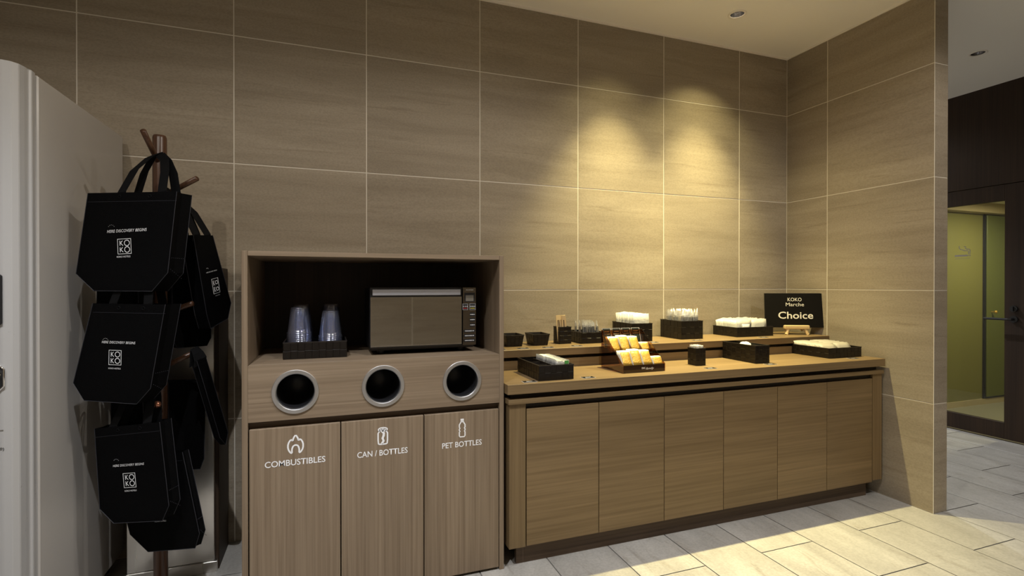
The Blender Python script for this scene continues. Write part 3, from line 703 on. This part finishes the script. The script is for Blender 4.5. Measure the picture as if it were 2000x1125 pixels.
sg = thing('sign', 'black tabletop sign reading Choice in cream letters', 'sign', (2.850, 2.500, TT + .046), R(-25)); sg.rotation_euler = (R(-4), 0, R(-25))
SW, SHT = 0.372, 0.220
boxobj('panel', (-SW / 2, SW / 2, -.004, .003, 0, SHT), M['board'], sg, local=True)
boxobj('edging', (-SW / 2 - .002, SW / 2 + .002, .0032, .006, -.002, SHT + .002), M['board_edge'], sg, local=True)
LET = mat('cream lettering', (0.80, 0.76, 0.66), 0.6)
for body, w, h, cx, cz, bd in (('KOKO', .087, .023, 0.0, .180, .0), ('Marche', .113, .023, .001, .148, .0), ('Choice', .216, .046, .004, .078, .012)):
    bm = text_fit(body, w, h, bold=bd); bmesh.ops.translate(bm, verts=bm.verts, vec=(cx, -.0046, cz)); obj('lettering', bm, LET, sg, local=True)

# lower level, left to right
b8 = basket('long woven tray of tea bags and condiments beside the waste cabinet', 0.866, 1.036, 2.058, 2.330, WT, 0.066, 6, 9, 2)
boxobj('divider', (0.944 - .951, 0.947 - .951, -.128, .128, .006, .062), M['basket_rim'], b8, local=True)
for yy in (-.05, .035): boxobj('divider', (-.078, -.008, yy, yy + .003, .006, .058), M['basket_rim'], b8, local=True)
me_tea = sachet_mesh('tea', 0.070, 0.078, 0.006, M['tea_packet'], jag=0.002)
for k in range(17):
    o = put('tea_bag', me_tea, (0.990, 2.078 + k * .0138, WT + .006), (rn(-.12, .0), rn(-.03, .03), rn(-.05, .05)), 'pale tea sachet in the right column of the divided tray', 'tea bag', 'tea sachets')
    if k == 0:
        o['label'] = 'front tea sachet with a green corner in the divided tray'
        bm = bmesh.new(); box(bm, .010, .030, -.0062, -.0056, .060, .074); obj('green_mark', bm, M['green'], o, local=True)
me_sug = sachet_mesh('stick_sachet', 0.012, 0.068, 0.006, M['kraft_dark']); me_sug2 = sachet_mesh('stick_sachet_pale', 0.012, 0.068, 0.006, M['cream_packet'])
for r_ in range(3):
    for k in range(5):
        pale = (r_ == 0 and k > 0)
        put('condiment_sachet', me_sug2 if pale else me_sug, (0.880, 2.084 + r_ * .086 + k * .011, WT + .018 + .006 * (k % 2)), (0, R(90), rn(-.15, .15)), ('pale' if pale else 'dark') + ' condiment sachet lying in the left compartments of the divided tray', 'sachet', ('pale' if pale else 'dark') + ' condiment sachets')
# gold sachet display
DX0, DX1, DYa, DYb = 1.316, 1.552, 2.100, 2.308
ac = thing('sachet_display', 'amber acrylic two tier display stand holding gold sachets', 'display stand', ((DX0 + DX1) / 2, (DYa + DYb) / 2, WT + .0005))
zb = WT + .0005
side = [(DYa, zb), (DYb, zb), (DYb, zb + .19), (DYb - .010, zb + .19), (DYa, zb + .036)]
for sx in (DX0, DX1 - .003):
    bm = bmesh.new(); prism(bm, side, 'x', sx, sx + .003); obj('side_panel', bm, M['acrylic'], ac)
boxobj('front_panel', (DX0 + .0032, DX1 - .0032, DYa, DYa + .003, zb, zb + .036), mat('smoked brown acrylic', (0.030, 0.014, 0.006), 0.08), ac)
boxobj('base_panel', (DX0 + .0032, DX1 - .0032, DYa + .0032, DYb, zb, zb + .003), M['acrylic'], ac)
boxobj('back_panel', (DX0 + .0032, DX1 - .0032, DYb - .003, DYb, zb + .0032, zb + .188), M['acrylic'], ac)
boxobj('tier_floor', (DX0 + .0032, DX1 - .0032, DYa + .105, DYb - .0032, zb + .078, zb + .081), M['acrylic'], ac)
boxobj('tier_front', (DX0 + .0032, DX1 - .0032, DYa + .102, DYa + .105, zb + .072, zb + .095), M['acrylic'], ac)
for k in (1, 2, 3):
    xx = DX0 + .0032 + k * (DX1 - DX0 - .0064) / 4
    bm = bmesh.new(); prism(bm, [(DYa + .004, zb + .0035), (DYa + .101, zb + .0035), (DYa + .101, zb + .085), (DYa + .004, zb + .030)], 'x', xx - .0008, xx + .0008); obj('divider', bm, M['acrylic'], ac)
    bm = bmesh.new(); prism(bm, [(DYa + .106, zb + .082), (DYb - .004, zb + .082), (DYb - .004, zb + .180), (DYa + .106, zb + .100)], 'x', xx - .0008, xx + .0008); obj('divider', bm, M['acrylic'], ac)
bm = text_fit('DHC', .020, .009, bold=.02); merge(bm, text_fit('family', .046, .014, shear=.4), shift(.036, 0, -.004))
bmesh.ops.translate(bm, verts=bm.verts, vec=(DX0 + .112, DYa - .0006, zb + .020)); obj('lettering', bm, M['gold_edge'], ac)
pitch = (DX1 - DX0 - .0064) / 4
lean = R(-28)
def gold_packet(w, h, loc, lab, grp):
    key = 'gold_base_%d' % int(h * 1000)
    e = put('gold_sachet', sachet_mesh(key, w, h, .004, M['gold_edge']), loc, (lean, 0, rn(-.02, .02)), lab, 'sachet', grp)
    new_obj('foil_face', sachet_mesh(key + 'f', w * .92, h * .90, .0035, M['gold']), None, e, (0.001, -.0016, h * .02))
for r_, (yy, zz, hh) in enumerate(((DYa + .012, zb + .030, .078), (DYa + .116, zb + .088, .078))):
    for c in range(4):
        xc = DX0 + .0032 + pitch * (c + .5); h = hh if c < 3 else .044
        n = 5 if c < 3 else 3
        for k in range(n):
            gold_packet(pitch - .005, h + (.006 if c == 1 else 0), (xc + rn(-.0008, .0008), yy + k * .0065, zz), ('%s gold foil sachet in the %s pile of the %s row of the amber display' % ('small' if c == 3 else 'tall', ['leftmost', 'second', 'third', 'rightmost'][c], 'lower' if r_ == 0 else 'upper')), 'gold sachets %s row pile %s' % ('lower' if r_ == 0 else 'upper', ['leftmost', 'second', 'third', 'rightmost'][c]))
for c in range(4):
    xc = DX0 + .0032 + pitch * (c + .5); w = pitch - .006
    e = thing('header_card', ['leftmost', 'second', 'third', 'rightmost'][c] + ' dark header card from the left at the top of the amber display', 'card', (xc, DYb - .020, zb + .10), 0, 'header cards'); e.rotation_euler = (lean * .55, 0, 0)
    boxobj('card_back', (-w / 2, w / 2, 0, .0012, 0, .100), M['card_green'], e, local=True)
    bm = bmesh.new(); stroke(bm, [(-w / 2 + .0015, .0015), (w / 2 - .0015, .0015), (w / 2 - .0015, .0985), (-w / 2 + .0015, .0985)], .003, True, -.0005); obj('silver_border', bm, M['keyface'], e, local=True)
    bm = bmesh.new(); stroke(bm, [(-.014, .082), (.014, .082)], .004, y=-.0005); stroke(bm, [(-.018, .070), (.018, .070)], .002, y=-.0005); obj('print', bm, M['grey_print'], e, local=True)
# cotton bud holder
basket('cube shaped woven holder of cotton buds in the middle of the worktop', 1.794, 1.858, 2.170, 2.238, WT, 0.089, 3, 3, 3, name='woven_holder')
bm = bmesh.new(); tube(bm, [(0, 0, 0), (0, 0, .092)], .0012, 5); lathe(bm, [(0, .088), (.0026, .090), (.0028, .097), (.0015, .1005), (0, .101)], (0, 0, 0), 'z', 6); me_bud = bpy.data.meshes.new('cotton_bud'); bm.to_mesh(me_bud); bm.free(); me_bud.materials.append(M['cotton'])
for i in range(6):
    for j in range(6):
        put('cotton_bud', me_bud, (1.803 + i * .0092 + rn(-.002, .002), 2.180 + j * .0095 + rn(-.002, .002), WT + .004), (rn(-.06, .06), rn(-.06, .06), 0), 'cotton bud standing in the cube shaped woven holder', 'cotton bud', 'cotton buds')
# deep narrow basket with white puffs
basket('deep narrow woven basket with a few white balls inside', 2.142, 2.242, 2.124, 2.368, WT, 0.094, 4, 7, 4)
for k, (dx, dy, rr) in enumerate(((-.018, -.085, .016), (.012, -.060, .018), (-.012, -.020, .026), (.016, .030, .022), (-.016, .060, .020))):
    bm = bmesh.new(); bmesh.ops.create_icosphere(bm, subdivisions=2, radius=rr)
    for v in bm.verts: v.co *= 1 + rn(-.05, .05)
    for f in bm.faces: f.smooth = True
    o = obj('cotton_ball', bm, M['cotton'], None, smooth=True, local=True); o.location = (2.192 + dx, 2.246 + dy, WT + .062 + (rr if k in (2, 3) else .4 * rr) - .006)
    tag(o, 'white cotton ball in the deep narrow basket', 'cotton ball', 'cotton balls')
for k in range(5):
    bm = bmesh.new(); bmesh.ops.create_icosphere(bm, subdivisions=2, radius=.028)
    o = obj('cotton_ball', bm, M['cotton'], None, smooth=True, local=True); o.location = (2.192 + (.016 if k % 2 else -.016), 2.155 + k * .046, WT + .034)
    tag(o, 'white cotton ball in the deep narrow basket', 'cotton ball', 'cotton balls')
# low wide basket of thin packets
basket('wide low woven basket of thin cream packets at the right end of the worktop', 2.682, 2.946, 2.128, 2.374, WT, 0.057, 9, 9, 2)
me_th = sachet_mesh('thin', 0.116, 0.080, 0.0025, M['cream_packet'], jag=0.002)
for col in range(2):
    for k in range(16):
        put('thin_packet', me_th, (2.745 + col * .124 + rn(-.002, .002), 2.148 + k * .0135, WT + .006 + rn(0, .004)), (R(-34) + k * .014 + rn(-.09, .05), rn(-.03, .03), rn(-.05, .05)), 'thin cream packet in the %s column of the wide low basket at the counter end' % ('left' if col == 0 else 'right'), 'packet', 'thin packets %s column' % ('left' if col == 0 else 'right'))
# small label cards
def card(x, y, z, lab, rz=0.0, w=.062, d=.036):
    e = thing('label_card', lab, 'card', (x, y, z), rz, 'black label cards')
    boxobj('card_base', (-w / 2, w / 2, -d / 2, d / 2, .0004, .0014), M['keyface'], e, local=True)
    boxobj('card_face', (-w / 2 + .0022, w / 2 - .0022, -d / 2 + .0022, d / 2 - .0022, .0014, .0020), M['card'], e, local=True)
    bm = bmesh.new(); box(bm, -w * .22, w * .22, -.003, .003, .0020, .0022); obj('print', bm, M['grey_print'], e, local=True)
for x, y, lab in ((0.800, 2.405, 'black label card on the step nearest the waste cabinet'), (0.926, 2.408, 'black label card before the leftmost tapered basket'), (1.062, 2.405, 'black label card before the second tapered basket'),
                  (1.228, 2.412, 'black label card before the stir stick holder and combs'), (1.706, 2.418, 'black label card before the basket of large white packets'),
                  (2.008, 2.420, 'black label card before the basket of razors'), (2.508, 2.424, 'black label card before the long basket of white packets')):
    card(x, y, TT, lab)
for x, y, lab in ((0.822, 2.062, 'black label card at the left front corner of the worktop'), (1.110, 2.066, 'black label card between the tea tray and the gold display'), (1.812, 2.086, 'black label card before the cotton bud holder'),
                  (2.204, 2.085, 'black label card before the basket of cotton balls'), (2.826, 2.092, 'black label card before the thin cream packets')):
    card(x, y, WT, lab)

# ------------------------------------------------------------------ microwave
MX0, MX1, MY, MZ0, MZ1 = 0.163, 0.618, 2.185, 0.946, 1.200
mw = thing('microwave', 'black flat door microwave oven with mirror window in the cabinet niche', 'microwave', ((MX0 + MX1) / 2, 2.36, SH))
boxobj('housing', (MX0 + .004, MX1 - .004, MY + .022, 2.54, MZ0 - .012, MZ1 - .004), M['black'], mw, bevel=.004)
PXS = 0.556
boxobj('door', (MX0, PXS - .0015, MY, MY + .021, MZ0, MZ1), M['black'], mw, bevel=.003)
boxobj('door_window', (MX0 + .003, PXS - .004, MY - .0012, MY - .0002, MZ0 + .006, MZ1 - .041), M['mirror'], mw)
boxobj('door_handle', (MX0 + .011, PXS - .009, MY - .006, MY - .0004, MZ1 - .034, MZ1 - .009), mat('satin silver', (0.42, 0.42, 0.46), 0.4, 0.25), mw, bevel=.0015)
cpn = boxobj('control_panel', (PXS + .0005, MX1, MY, MY + .021, MZ0, MZ1), M['mirror2'], mw, bevel=.002)
y = MY - .0006
cx = (PXS + MX1) / 2
boxobj('display_frame', (PXS + .009, MX1 - .006, y - .0004, y + .0004, 1.136, 1.176), M['black'], cpn)
boxobj('display', (PXS + .014, MX1 - .012, y - .0010, y - .0005, 1.139, 1.165), M['display'], cpn)
bm = text_fit('IRIS OHYAMA', .034, .004, bold=.02); bmesh.ops.translate(bm, verts=bm.verts, vec=(cx + .002, y - .0002, 1.188)); obj('brand_print', bm, M['white_print'], cpn)
keys = [(-.019, 1.114, .022, .026, 'red'), (.014, 1.114, .026, .026, 'yellow'), (.014, 1.080, .024, .016, None), (.014, 1.057, .024, .016, None), (.014, 1.034, .024, .014, None), (0, 1.008, .052, .012, None), (0, .987, .052, .012, None), (0, .966, .052, .012, None)]
for kx, kz, kw, kh, colr in keys:
    kb = boxobj('button', (cx + kx - kw / 2, cx + kx + kw / 2, y - .0008, y + .0004, kz - kh / 2, kz + kh / 2), M['black'], cpn)
    bm = bmesh.new(); w = kw * .36
    if colr:
        stroke(bm, [(cx + kx - kw / 2, kz - kh / 2), (cx + kx + kw / 2, kz - kh / 2), (cx + kx + kw / 2, kz + kh / 2), (cx + kx - kw / 2, kz + kh / 2)], .0014, True, y - .0011); obj('button_border', bm, M['grey_print'], kb); bm = bmesh.new()
        b2 = bmesh.new(); stroke(b2, [(cx + kx - w, kz - kh * .25), (cx + kx + w, kz - kh * .25)], .003, y=y - .0011); obj('colour_mark', b2, M[colr], kb)
    n = max(2, int(kw / .006))
    for q in range(n):
        px = cx + kx - w + 2 * w * q / max(1, n - 1); stroke(bm, [(px - .0017, kz + (.002 if colr else 0)), (px + .0017, kz + (.002 if colr else 0))], .0036 if q % 3 else .0026, y=y - .0011)
    obj('key_print', bm, M['white_print'], kb)
for fx in (MX0 + .05, MX1 - .06):
    for fy in (MY + .06, 2.48):
        bm = bmesh.new(); lathe(bm, [(0, 0), (.014, 0), (.017, MZ0 - .012 - SH), (0, MZ0 - .012 - SH)], (fx, fy, SH), 'z', 14); obj('foot', bm, M['black'], mw)
# ------------------------------------------------------------------ cups in a tray
basket('low woven tray holding stacks of clear cups inside the cabinet niche', -0.166, 0.074, 2.185, 2.385, SH, 0.066, 9, 7, 2, name='woven_tray')
bm = bmesh.new()   # upside down cup: rim at the bottom
lathe(bm, [(.0440, .0), (.0470, .001), (.0475, .0035), (.0455, .0055), (.0432, .0065), (.0420, .020), (.0315, .100), (.0300, .104), (.0250, .106), (0, .1055)], (0, 0, 0), 'z', 28)
me_cup = bpy.data.meshes.new('cup'); bm.to_mesh(me_cup); bm.free(); me_cup.materials.append(M['cup'])
for p in me_cup.polygons: p.use_smooth = True
for sx, sy, n, s, lab in ((-.108, 2.238, 13, 1.0, 'left front'), (.010, 2.238, 11, 1.0, 'right front'), (-.104, 2.334, 14, 1.0, 'left rear'), (.014, 2.334, 14, 1.0, 'right rear')):
    for k in range(n):
        o = new_obj('plastic_cup', me_cup, None, None, (sx + rn(-.0006, .0006), sy + rn(-.0006, .0006), SH + .0045 + .0078 * k)); o.scale = (s, s, 1)
        tag(o, 'clear plastic cup upside down in the %s stack of the niche tray' % lab, 'cup', 'cups in the %s stack' % lab)

# ------------------------------------------------------------------ vending machine
vm = thing('vending_machine', 'tall white vending machine at the left edge', 'vending machine', (-1.32, 2.28, 0))
VX1, VX0 = -0.835, -1.85
VF = 1.880
boxobj('cabinet_body', (VX0, VX1, 1.972, 2.664, 0.055, 1.853), M['vend_side'], vm, bevel=.004)
bm = bmesh.new()   # front door with rounded right edge, extruded along z
prof = [(VX0 + .012, 1.966), (VX1 - .004, 1.966), (VX1 - .003, 1.945), (VX1 - .010, 1.938), (VX1 - .0105, 1.922), (VX1 - .014, 1.900), (VX1 - .026, 1.886), (VX1 - .045, VF), (VX0 + .045, VF), (VX0 + .014, 1.900), (VX0 + .012, 1.93)]
prism(bm, prof, 'z', 0.060, 1.858); obj('front_door', bm, M['vend'], vm, bevel=.002)
boxobj('door_seal', (VX0 + .02, VX1 - .010, 1.9662, 1.9718, 0.07, 1.848), M['black'], vm)
for fx in (VX0 + .06, VX1 - .06):
    for fy in (2.04, 2.60):
        bm = bmesh.new(); lathe(bm, [(0, 0), (.028, 0), (.028, .01), (.012, .016), (.012, .056), (0, .056)], (fx, fy, 0), 'z', 14); obj('foot', bm, M['black'], vm)
boxobj('kick_plate', (VX0 + .02, VX1 - .02, 1.99, 2.0, 0.012, 0.055), M['black'], vm)
# payment panel and coin pocket, cut by the picture edge
y = VF
kp = boxobj('payment_panel', (-1.015, -0.877, y - .010, y - .0002, 1.096, 1.240), M['black'], vm, bevel=.004)
bm = bmesh.new(); box(bm, -1.000, -0.886, y - .0112, y - .0102, 1.172, 1.232); obj('key_field', bm, M['red'], kp)
for q in range(5):
    bm = bmesh.new(); box(bm, -.905, -.888, y - .0122, y - .0113, 1.176 + q * .0105, 1.184 + q * .0105); obj('key', bm, M['blue'] if q == 3 else M['keyface'], kp)
bm = bmesh.new(); stroke(bm, [(-1.005, 1.103), (-.884, 1.103), (-.884, 1.164), (-1.005, 1.164)], .0016, True, y - .0104); obj('pad_outline', bm, M['display'], kp)
pts = [(-.985, .908), (-.885, .908), (-.875, .920), (-.875, .968), (-.885, .980), (-.985, .980)]
bm = bmesh.new(); prism(bm, pts, 'y', y - .003, y - .0004); cpk = obj('coin_pocket', bm, M['black'], vm)
bm = bmesh.new(); tube(bm, [(p[0], y - .004, p[1]) for p in pts] + [(pts[0][0], y - .004, pts[0][1])], .003, 8); obj('pocket_rim', bm, M['polished'], cpk, smooth=True)
bm = bmesh.new(); lathe(bm, [(.010, 0), (.013, -.006), (.010, -.010), (.007, -.006), (.007, 0)], (-.893, y - .004, .955), 'y', 16); box(bm, -.905, -.886, y - .008, y - .004, .912, .940); obj('coin_return_lever', bm, M['polished'], cpk, smooth=False)
bm = bmesh.new(); lathe(bm, [(0, -.004), (.006, -.004), (.007, 0)], (-.894, y, .826), 'y', 14); obj('lock', bm, M['black'], vm)
bm = text_fit(':00)', .019, .010, bold=.01); bmesh.ops.translate(bm, verts=bm.verts, vec=(-.886, y - .0008, .738)); obj('printed_text', bm, M['black'], vm)
bm = bmesh.new(); stroke(bm, [(-.91, .792), (-.878, .792)], .003, y=y - .0008); stroke(bm, [(-.91, .758), (-.886, .758), (-.886, .750), (-.91, .750)], .0012, True, y - .0008); obj('printed_notice', bm, M['display'], vm)

# ------------------------------------------------------------------ stainless unit behind the bag stand
st = thing('steel_dispenser', 'stainless steel fronted dispenser standing against the wall behind the bag stand', 'dispenser', (-0.60, 2.56, 0))
boxobj('casing', (-0.765, -0.437, 2.475, 2.69, 0.0, 1.285), M['dark_wood'], st, bevel=.002)
boxobj('front_panel', (-0.763, -0.452, 2.460, 2.4745, 0.045, 1.283), M['steel'], st, bevel=.002)
boxobj('base_rail', (-0.763, -0.441, 2.452, 2.4745, 0.0, 0.044), M['steel'], st, bevel=.001)

# ------------------------------------------------------------------ bag stand and bags
PXY = (-0.586, 2.233)
sd = thing('bag_stand', 'reddish wooden bag stand with slanted pegs hung with black bags', 'stand', (PXY[0], PXY[1], 0))
bm = bmesh.new(); tube(bm, [(*PXY, .02), (*PXY, 1.755), (*PXY, 1.764)], [.023, .023, .020], 20); obj('pole', bm, M['stand_wood'], sd, smooth=True)
for a in (25, 145, 265):
    bm = bmesh.new(); dx, dy = math.cos(R(a)), math.sin(R(a)); tube(bm, [(PXY[0] + dx * .02, PXY[1] + dy * .02, .10), (PXY[0] + dx * .17, PXY[1] + dy * .17, .012)], .014, 10); obj('leg', bm, M['stand_wood'], sd, smooth=True)
PEGS = [(1.655, (-0.600, 2.100, 1.744)), (1.535, (-0.446, 2.139, 1.597)), (1.27, (-0.66, 2.110, 1.345)), (1.10, (-0.470, 2.185, 1.142)), (0.92, (-0.640, 2.120, 0.990)), (0.90, (-0.468, 2.215, 0.958)), (0.735, (-0.565, 2.120, 0.789))]
for z, tip in PEGS:
    bm = bmesh.new(); tube(bm, [(*PXY, z), tip], [.0095, .0095], 12); obj('peg', bm, M['stand_wood'], sd, smooth=True)
bm = bmesh.new(); bmesh.ops.create_icosphere(bm, subdivisions=3, radius=.0125); bmesh.ops.translate(bm, verts=bm.verts, vec=(-0.565, 2.116, 0.790)); obj('peg_cap', bm, M['copper'], sd, smooth=True)

def strap(bm, path, w, side):
    """flat webbing along path, width w along the vector side"""
    s = Vector(side).normalized() * w / 2; P = [Vector(p) for p in path]; th = 0.0009
    rows_ = []
    for i, p in enumerate(P):
        t = (P[min(i + 1, len(P) - 1)] - P[max(i - 1, 0)]).normalized(); n = t.cross(s).normalized() * th
        rows_.append([bm.verts.new(p + q) for q in (s + n, -s + n, -s - n, s - n)])
    for a, b in zip(rows_[:-1], rows_[1:]):
        for k in range(4): bm.faces.new((a[k], a[(k + 1) % 4], b[(k + 1) % 4], b[k]))
    bm.faces.new(rows_[0][::-1]); bm.faces.new(rows_[-1])
def bag(label, loc, rot, panel, D, handle=None, art=None, stitch=True, hem=True):
    """tote bag: panel polygon (top left, top right, then clockwise), depth D backwards"""
    t = thing('tote_bag', label, 'bag', loc, R(rot), 'black tote bags')
    n = len(panel); cx = sum(p[0] for p in panel) / n; cz = sum(p[1] for p in panel) / n
    # gently bulging front and back panels: fan with inner ring
    def face(y, bulge, nm):
        bm = bmesh.new(); o = [bm.verts.new((p[0], y, p[1])) for p in panel]
        i = [bm.verts.new((cx + (p[0] - cx) * .6, y + bulge, cz + (p[1] - cz) * .6)) for p in panel]
        for k in range(n): bm.faces.new((o[k], o[(k + 1) % n], i[(k + 1) % n], i[k]))
        bm.faces.new(i)
        return obj(nm, bm, M['fabric'], t, local=True)
    fp = face(0, 0.0, 'front_panel'); face(D, .006, 'back_panel')
    bm = bmesh.new()
    F = [bm.verts.new((p[0], 0, p[1])) for p in panel]; K = [bm.verts.new((p[0], D, p[1])) for p in panel]
    Mi = [bm.verts.new((p[0] + (cx - p[0]) * .05, D / 2, p[1])) for p in panel]
    for k in range(1, n):
        j = (k + 1) % n
        bm.faces.new((F[k], F[j], Mi[j], Mi[k])); bm.faces.new((Mi[k], Mi[j], K[j], K[k]))
    obj('gusset', bm, M['fabric'], t, local=True)
    bm = bmesh.new(); loop = [(p[0], -.0005, p[1]) for p in panel[1:]] + [(panel[0][0], -.0005, panel[0][1])]
    tube(bm, loop, .0011, 5); tube(bm, [(p[0], D, p[1]) for p in panel[1:]] + [(panel[0][0], D, panel[0][1])], .0011, 5); obj('seam_piping', bm, M['seam'], t, local=True)
    if stitch and n >= 6:
        a, b = panel[2], panel[1]
        bm = bmesh.new()
        for q in range(7):
            y = D * (.12 + .76 * q / 6)
            for dz in (.012, .05):
                zz = a[1] + dz + (.03 * (q / 6) * -1 if dz < .02 else 0); xx = a[0] + (b[0] - a[0]) * (zz - a[1]) / (b[1] - a[1]) + .0012
                box(bm, xx, xx + .0012, y - .0012, y + .0012, zz - .0010, zz + .0010)
        obj('stitching', bm, M['seam'], t, local=True)
    if hem:
        tl, tr = panel[0], panel[1]
        bm = bmesh.new(); stroke(bm, [(tl[0], tl[1] - .030), (tr[0], tr[1] - .030)], .0012, y=-.0006); obj('hem_line', bm, M['seam'], t, local=True)
        for fx in (.36, .70):
            bm = bmesh.new(); px = tl[0] + (tr[0] - tl[0]) * fx; pz = tl[1] + (tr[1] - tl[1]) * fx - .014
            lathe(bm, [(.0065, 0), (.006, -.002), (.004, -.002), (.0035, 0)], (px, 0, pz), 'y', 14); obj('snap', bm, M['strap'], t, local=True)
    if handle:
        l, r, apex = handle     # s-range on the top edge and the apex (s, depth, z)
        for y0 in (0.003, D - .003):
            bm = bmesh.new(); tl, tr = panel[0], panel[1]
            def ztop(s): return tl[1] + (tr[1] - tl[1]) * (s - tl[0]) / (tr[0] - tl[0])
            ax, ay, az = apex
            pl = (l, y0, ztop(l) - .02); pr = (r, y0, ztop(r) - .02); hz = az - ztop(l)
            path = [pl, (l + .004, y0, ztop(l) + .002), (l + (ax - l) * .35, y0 + (ay - y0) * .35, ztop(l) + hz * .55), (l + (ax - l) * .70, y0 + (ay - y0) * .8, ztop(l) + hz * .90), (ax, ay + (y0 - D / 2) * .15, az),
                    (ax + (r - ax) * .45, y0 + (ay - y0) * .8, ztop(r) + (az - ztop(r)) * .82), (ax + (r - ax) * .80, y0 + (ay - y0) * .4, ztop(r) + (az - ztop(r)) * .5), (r, y0, ztop(r) + .002), pr]
            strap(bm, path, .033, (1, 0, .25)); obj('handle', bm, M['strap'], t, local=True)
    if art:
        # art: centre of slogan (x, z), slogan width, slant; box centre, box w, h; caption centre
        (sx, sz), sw, (bx, bz), bw, bh, (qx, qz), qw, slant = art
        rot2 = Matrix.Rotation(-slant, 4, 'Y')
        bm = bmesh.new()
        merge(bm, text_fit('HERE DISCOVERY BEGINS', sw, sw * .068, shear=.22, spacing=1.05), Matrix.Translation((sx, -.0012, sz)) @ rot2)
        for k in range(5):
            a = R(150 - 30 * k); rr = sw * .075
            c = (sx - sw * .39 + rr * math.cos(a), sz + sw * .045 + rr * .9 * math.sin(a) - slant * -sw * .39)
            stroke(bm, [c, (c[0] + .0016 * math.cos(a), c[1] + .0016 * math.sin(a))], .0012, y=-.0012)
        obj('slogan', bm, M['white_print'], fp, local=True)
        bm = bmesh.new(); w, h = bw / 2, bh / 2
        stroke(bm, [(-w, -h), (w, -h), (w, h), (-w, h)], .0022, True)
        for zz in (h * .44, -h * .44):
            merge(bm, text_fit('K', w * .55, h * .66), shift(-w * .42, 0, zz))
            rr = w * .39; stroke(bm, [(w * .40 + rr * math.cos(k * math.pi / 10), zz + rr * math.sin(k * math.pi / 10)) for k in range(20)], .0022, True)
        bmesh.ops.transform(bm, matrix=Matrix.Translation((bx, -.0012, bz)) @ rot2, verts=bm.verts); obj('emblem', bm, M['white_print'], fp, local=True)
        bm = bmesh.new(); merge(bm, text_fit('KOKO HOTELS', qw, qw * .12), Matrix.Translation((qx, -.0012, qz - .0045)) @ rot2); obj('caption', bm, M['white_print'], fp, local=True)
    return t
bag('uppermost black tote bag with white print facing left of the stand', (-0.639, 2.059, 1.189), -25, [(-0.136, 0.332), (0.185, 0.332), (0.152, 0.062), (0.095, 0.0), (-0.115, 0.001), (-0.181, 0.059)], .070,
    (-.020, .130, (.060, .075, .480)), ((0.006, .204), .144, (-.003, .151), .048, .050, (-.006, .121), .049, .04))
bag('middle black tote bag with white print, directly under the uppermost one', (-0.667, 2.069, 0.811), -25, [(-0.087, 0.337), (0.175, 0.334), (0.121, 0.053), (0.071, 0.0), (-0.121, 0.008), (-0.16, 0.066)], .070,
    (-.02, .11, (.045, .06, .50)), ((0.007, .206), .122, (-.006, .155), .044, .049, (-.008, .123), .044, -.02))
bag('lower black tote bag with two snaps on its hem and white print', (-0.631, 2.097, 0.387), -25, [(-0.143, 0.325), (0.099, 0.354), (0.132, 0.069), (0.108, 0.016), (-0.072, 0.0), (-0.124, 0.047)], .052,
    (-.08, .05, (.01, .07, .50)), ((-0.016, .204), .116, (-.012, .151), .044, .049, (-.008, .120), .044, .10))
bag('lowest black tote bag, mostly hidden, nearest the floor', (-0.570, 2.175, 0.24), -25, [(-0.195, 0.334), (0.084, 0.367), (0.149, 0.075), (0.132, 0.022), (-0.05, 0.0), (-0.12, 0.06)], .030,
    None, ((-0.006, .200), .116, (-.004, .152), .044, .049, (-.001, .119), .044, .10))
bag('black tote bag hanging at the right of the stand, its narrow printed face turned right', (-0.413, 2.251, 1.043), 62, [(-0.106, 0.35), (-0.007, 0.358), (0.095, 0.094), (0.077, 0.033), (-0.019, 0.0), (-0.039, 0.054)], .050,
    (-.092, -.030, (-.13, .10, .520)), ((-.014, .219), .058, (.008, .164), .034, .058, (.019, .132), .026, .22), stitch=False, hem=False)
bag('thin slanting black tote bag seen edge on, below the right hand one', (-0.407, 2.241, 0.577), 64, [(-0.1, 0.355), (-0.052, 0.36), (0.072, 0.045), (0.057, 0.0), (0.024, 0.037)], .024, (-.095, -.062, (-.075, .03, .40)), None, stitch=False, hem=False)
bag('plain black tote bag behind the pole at the right, middle height', (-0.492, 2.325, 0.966), 40, [(-0.085, 0.344), (0.062, 0.35), (0.061, 0.031), (0.045, 0.0), (-0.068, 0.002), (-0.085, 0.042)], .045, None, None, stitch=False, hem=False)
bag('plain black tote bag behind the pole at the right, lowest of the rear ones', (-0.507, 2.315, 0.477), 40, [(-0.080, 0.368), (0.06, 0.349), (0.051, 0.036), (0.036, 0.0), (-0.06, 0.024), (-0.08, 0.067)], .045, None, None, stitch=False, hem=False)
bag('plain black tote bag behind the two upper printed bags', (-0.690, 2.195, 0.985), -32, [(-0.11, 0.33), (0.065, 0.33), (0.07, 0.06), (0.05, 0.0), (-0.09, 0.0), (-0.118, 0.06)], .05, None, None, stitch=False, hem=False)
bag('plain black tote bag behind the lower printed bag, hem just showing', (-0.665, 2.215, 0.480), -32, [(-0.10, 0.40), (0.04, 0.40), (0.05, 0.06), (0.03, 0.0), (-0.08, 0.0), (-0.10, 0.06)], .05, None, None, stitch=False, hem=False)
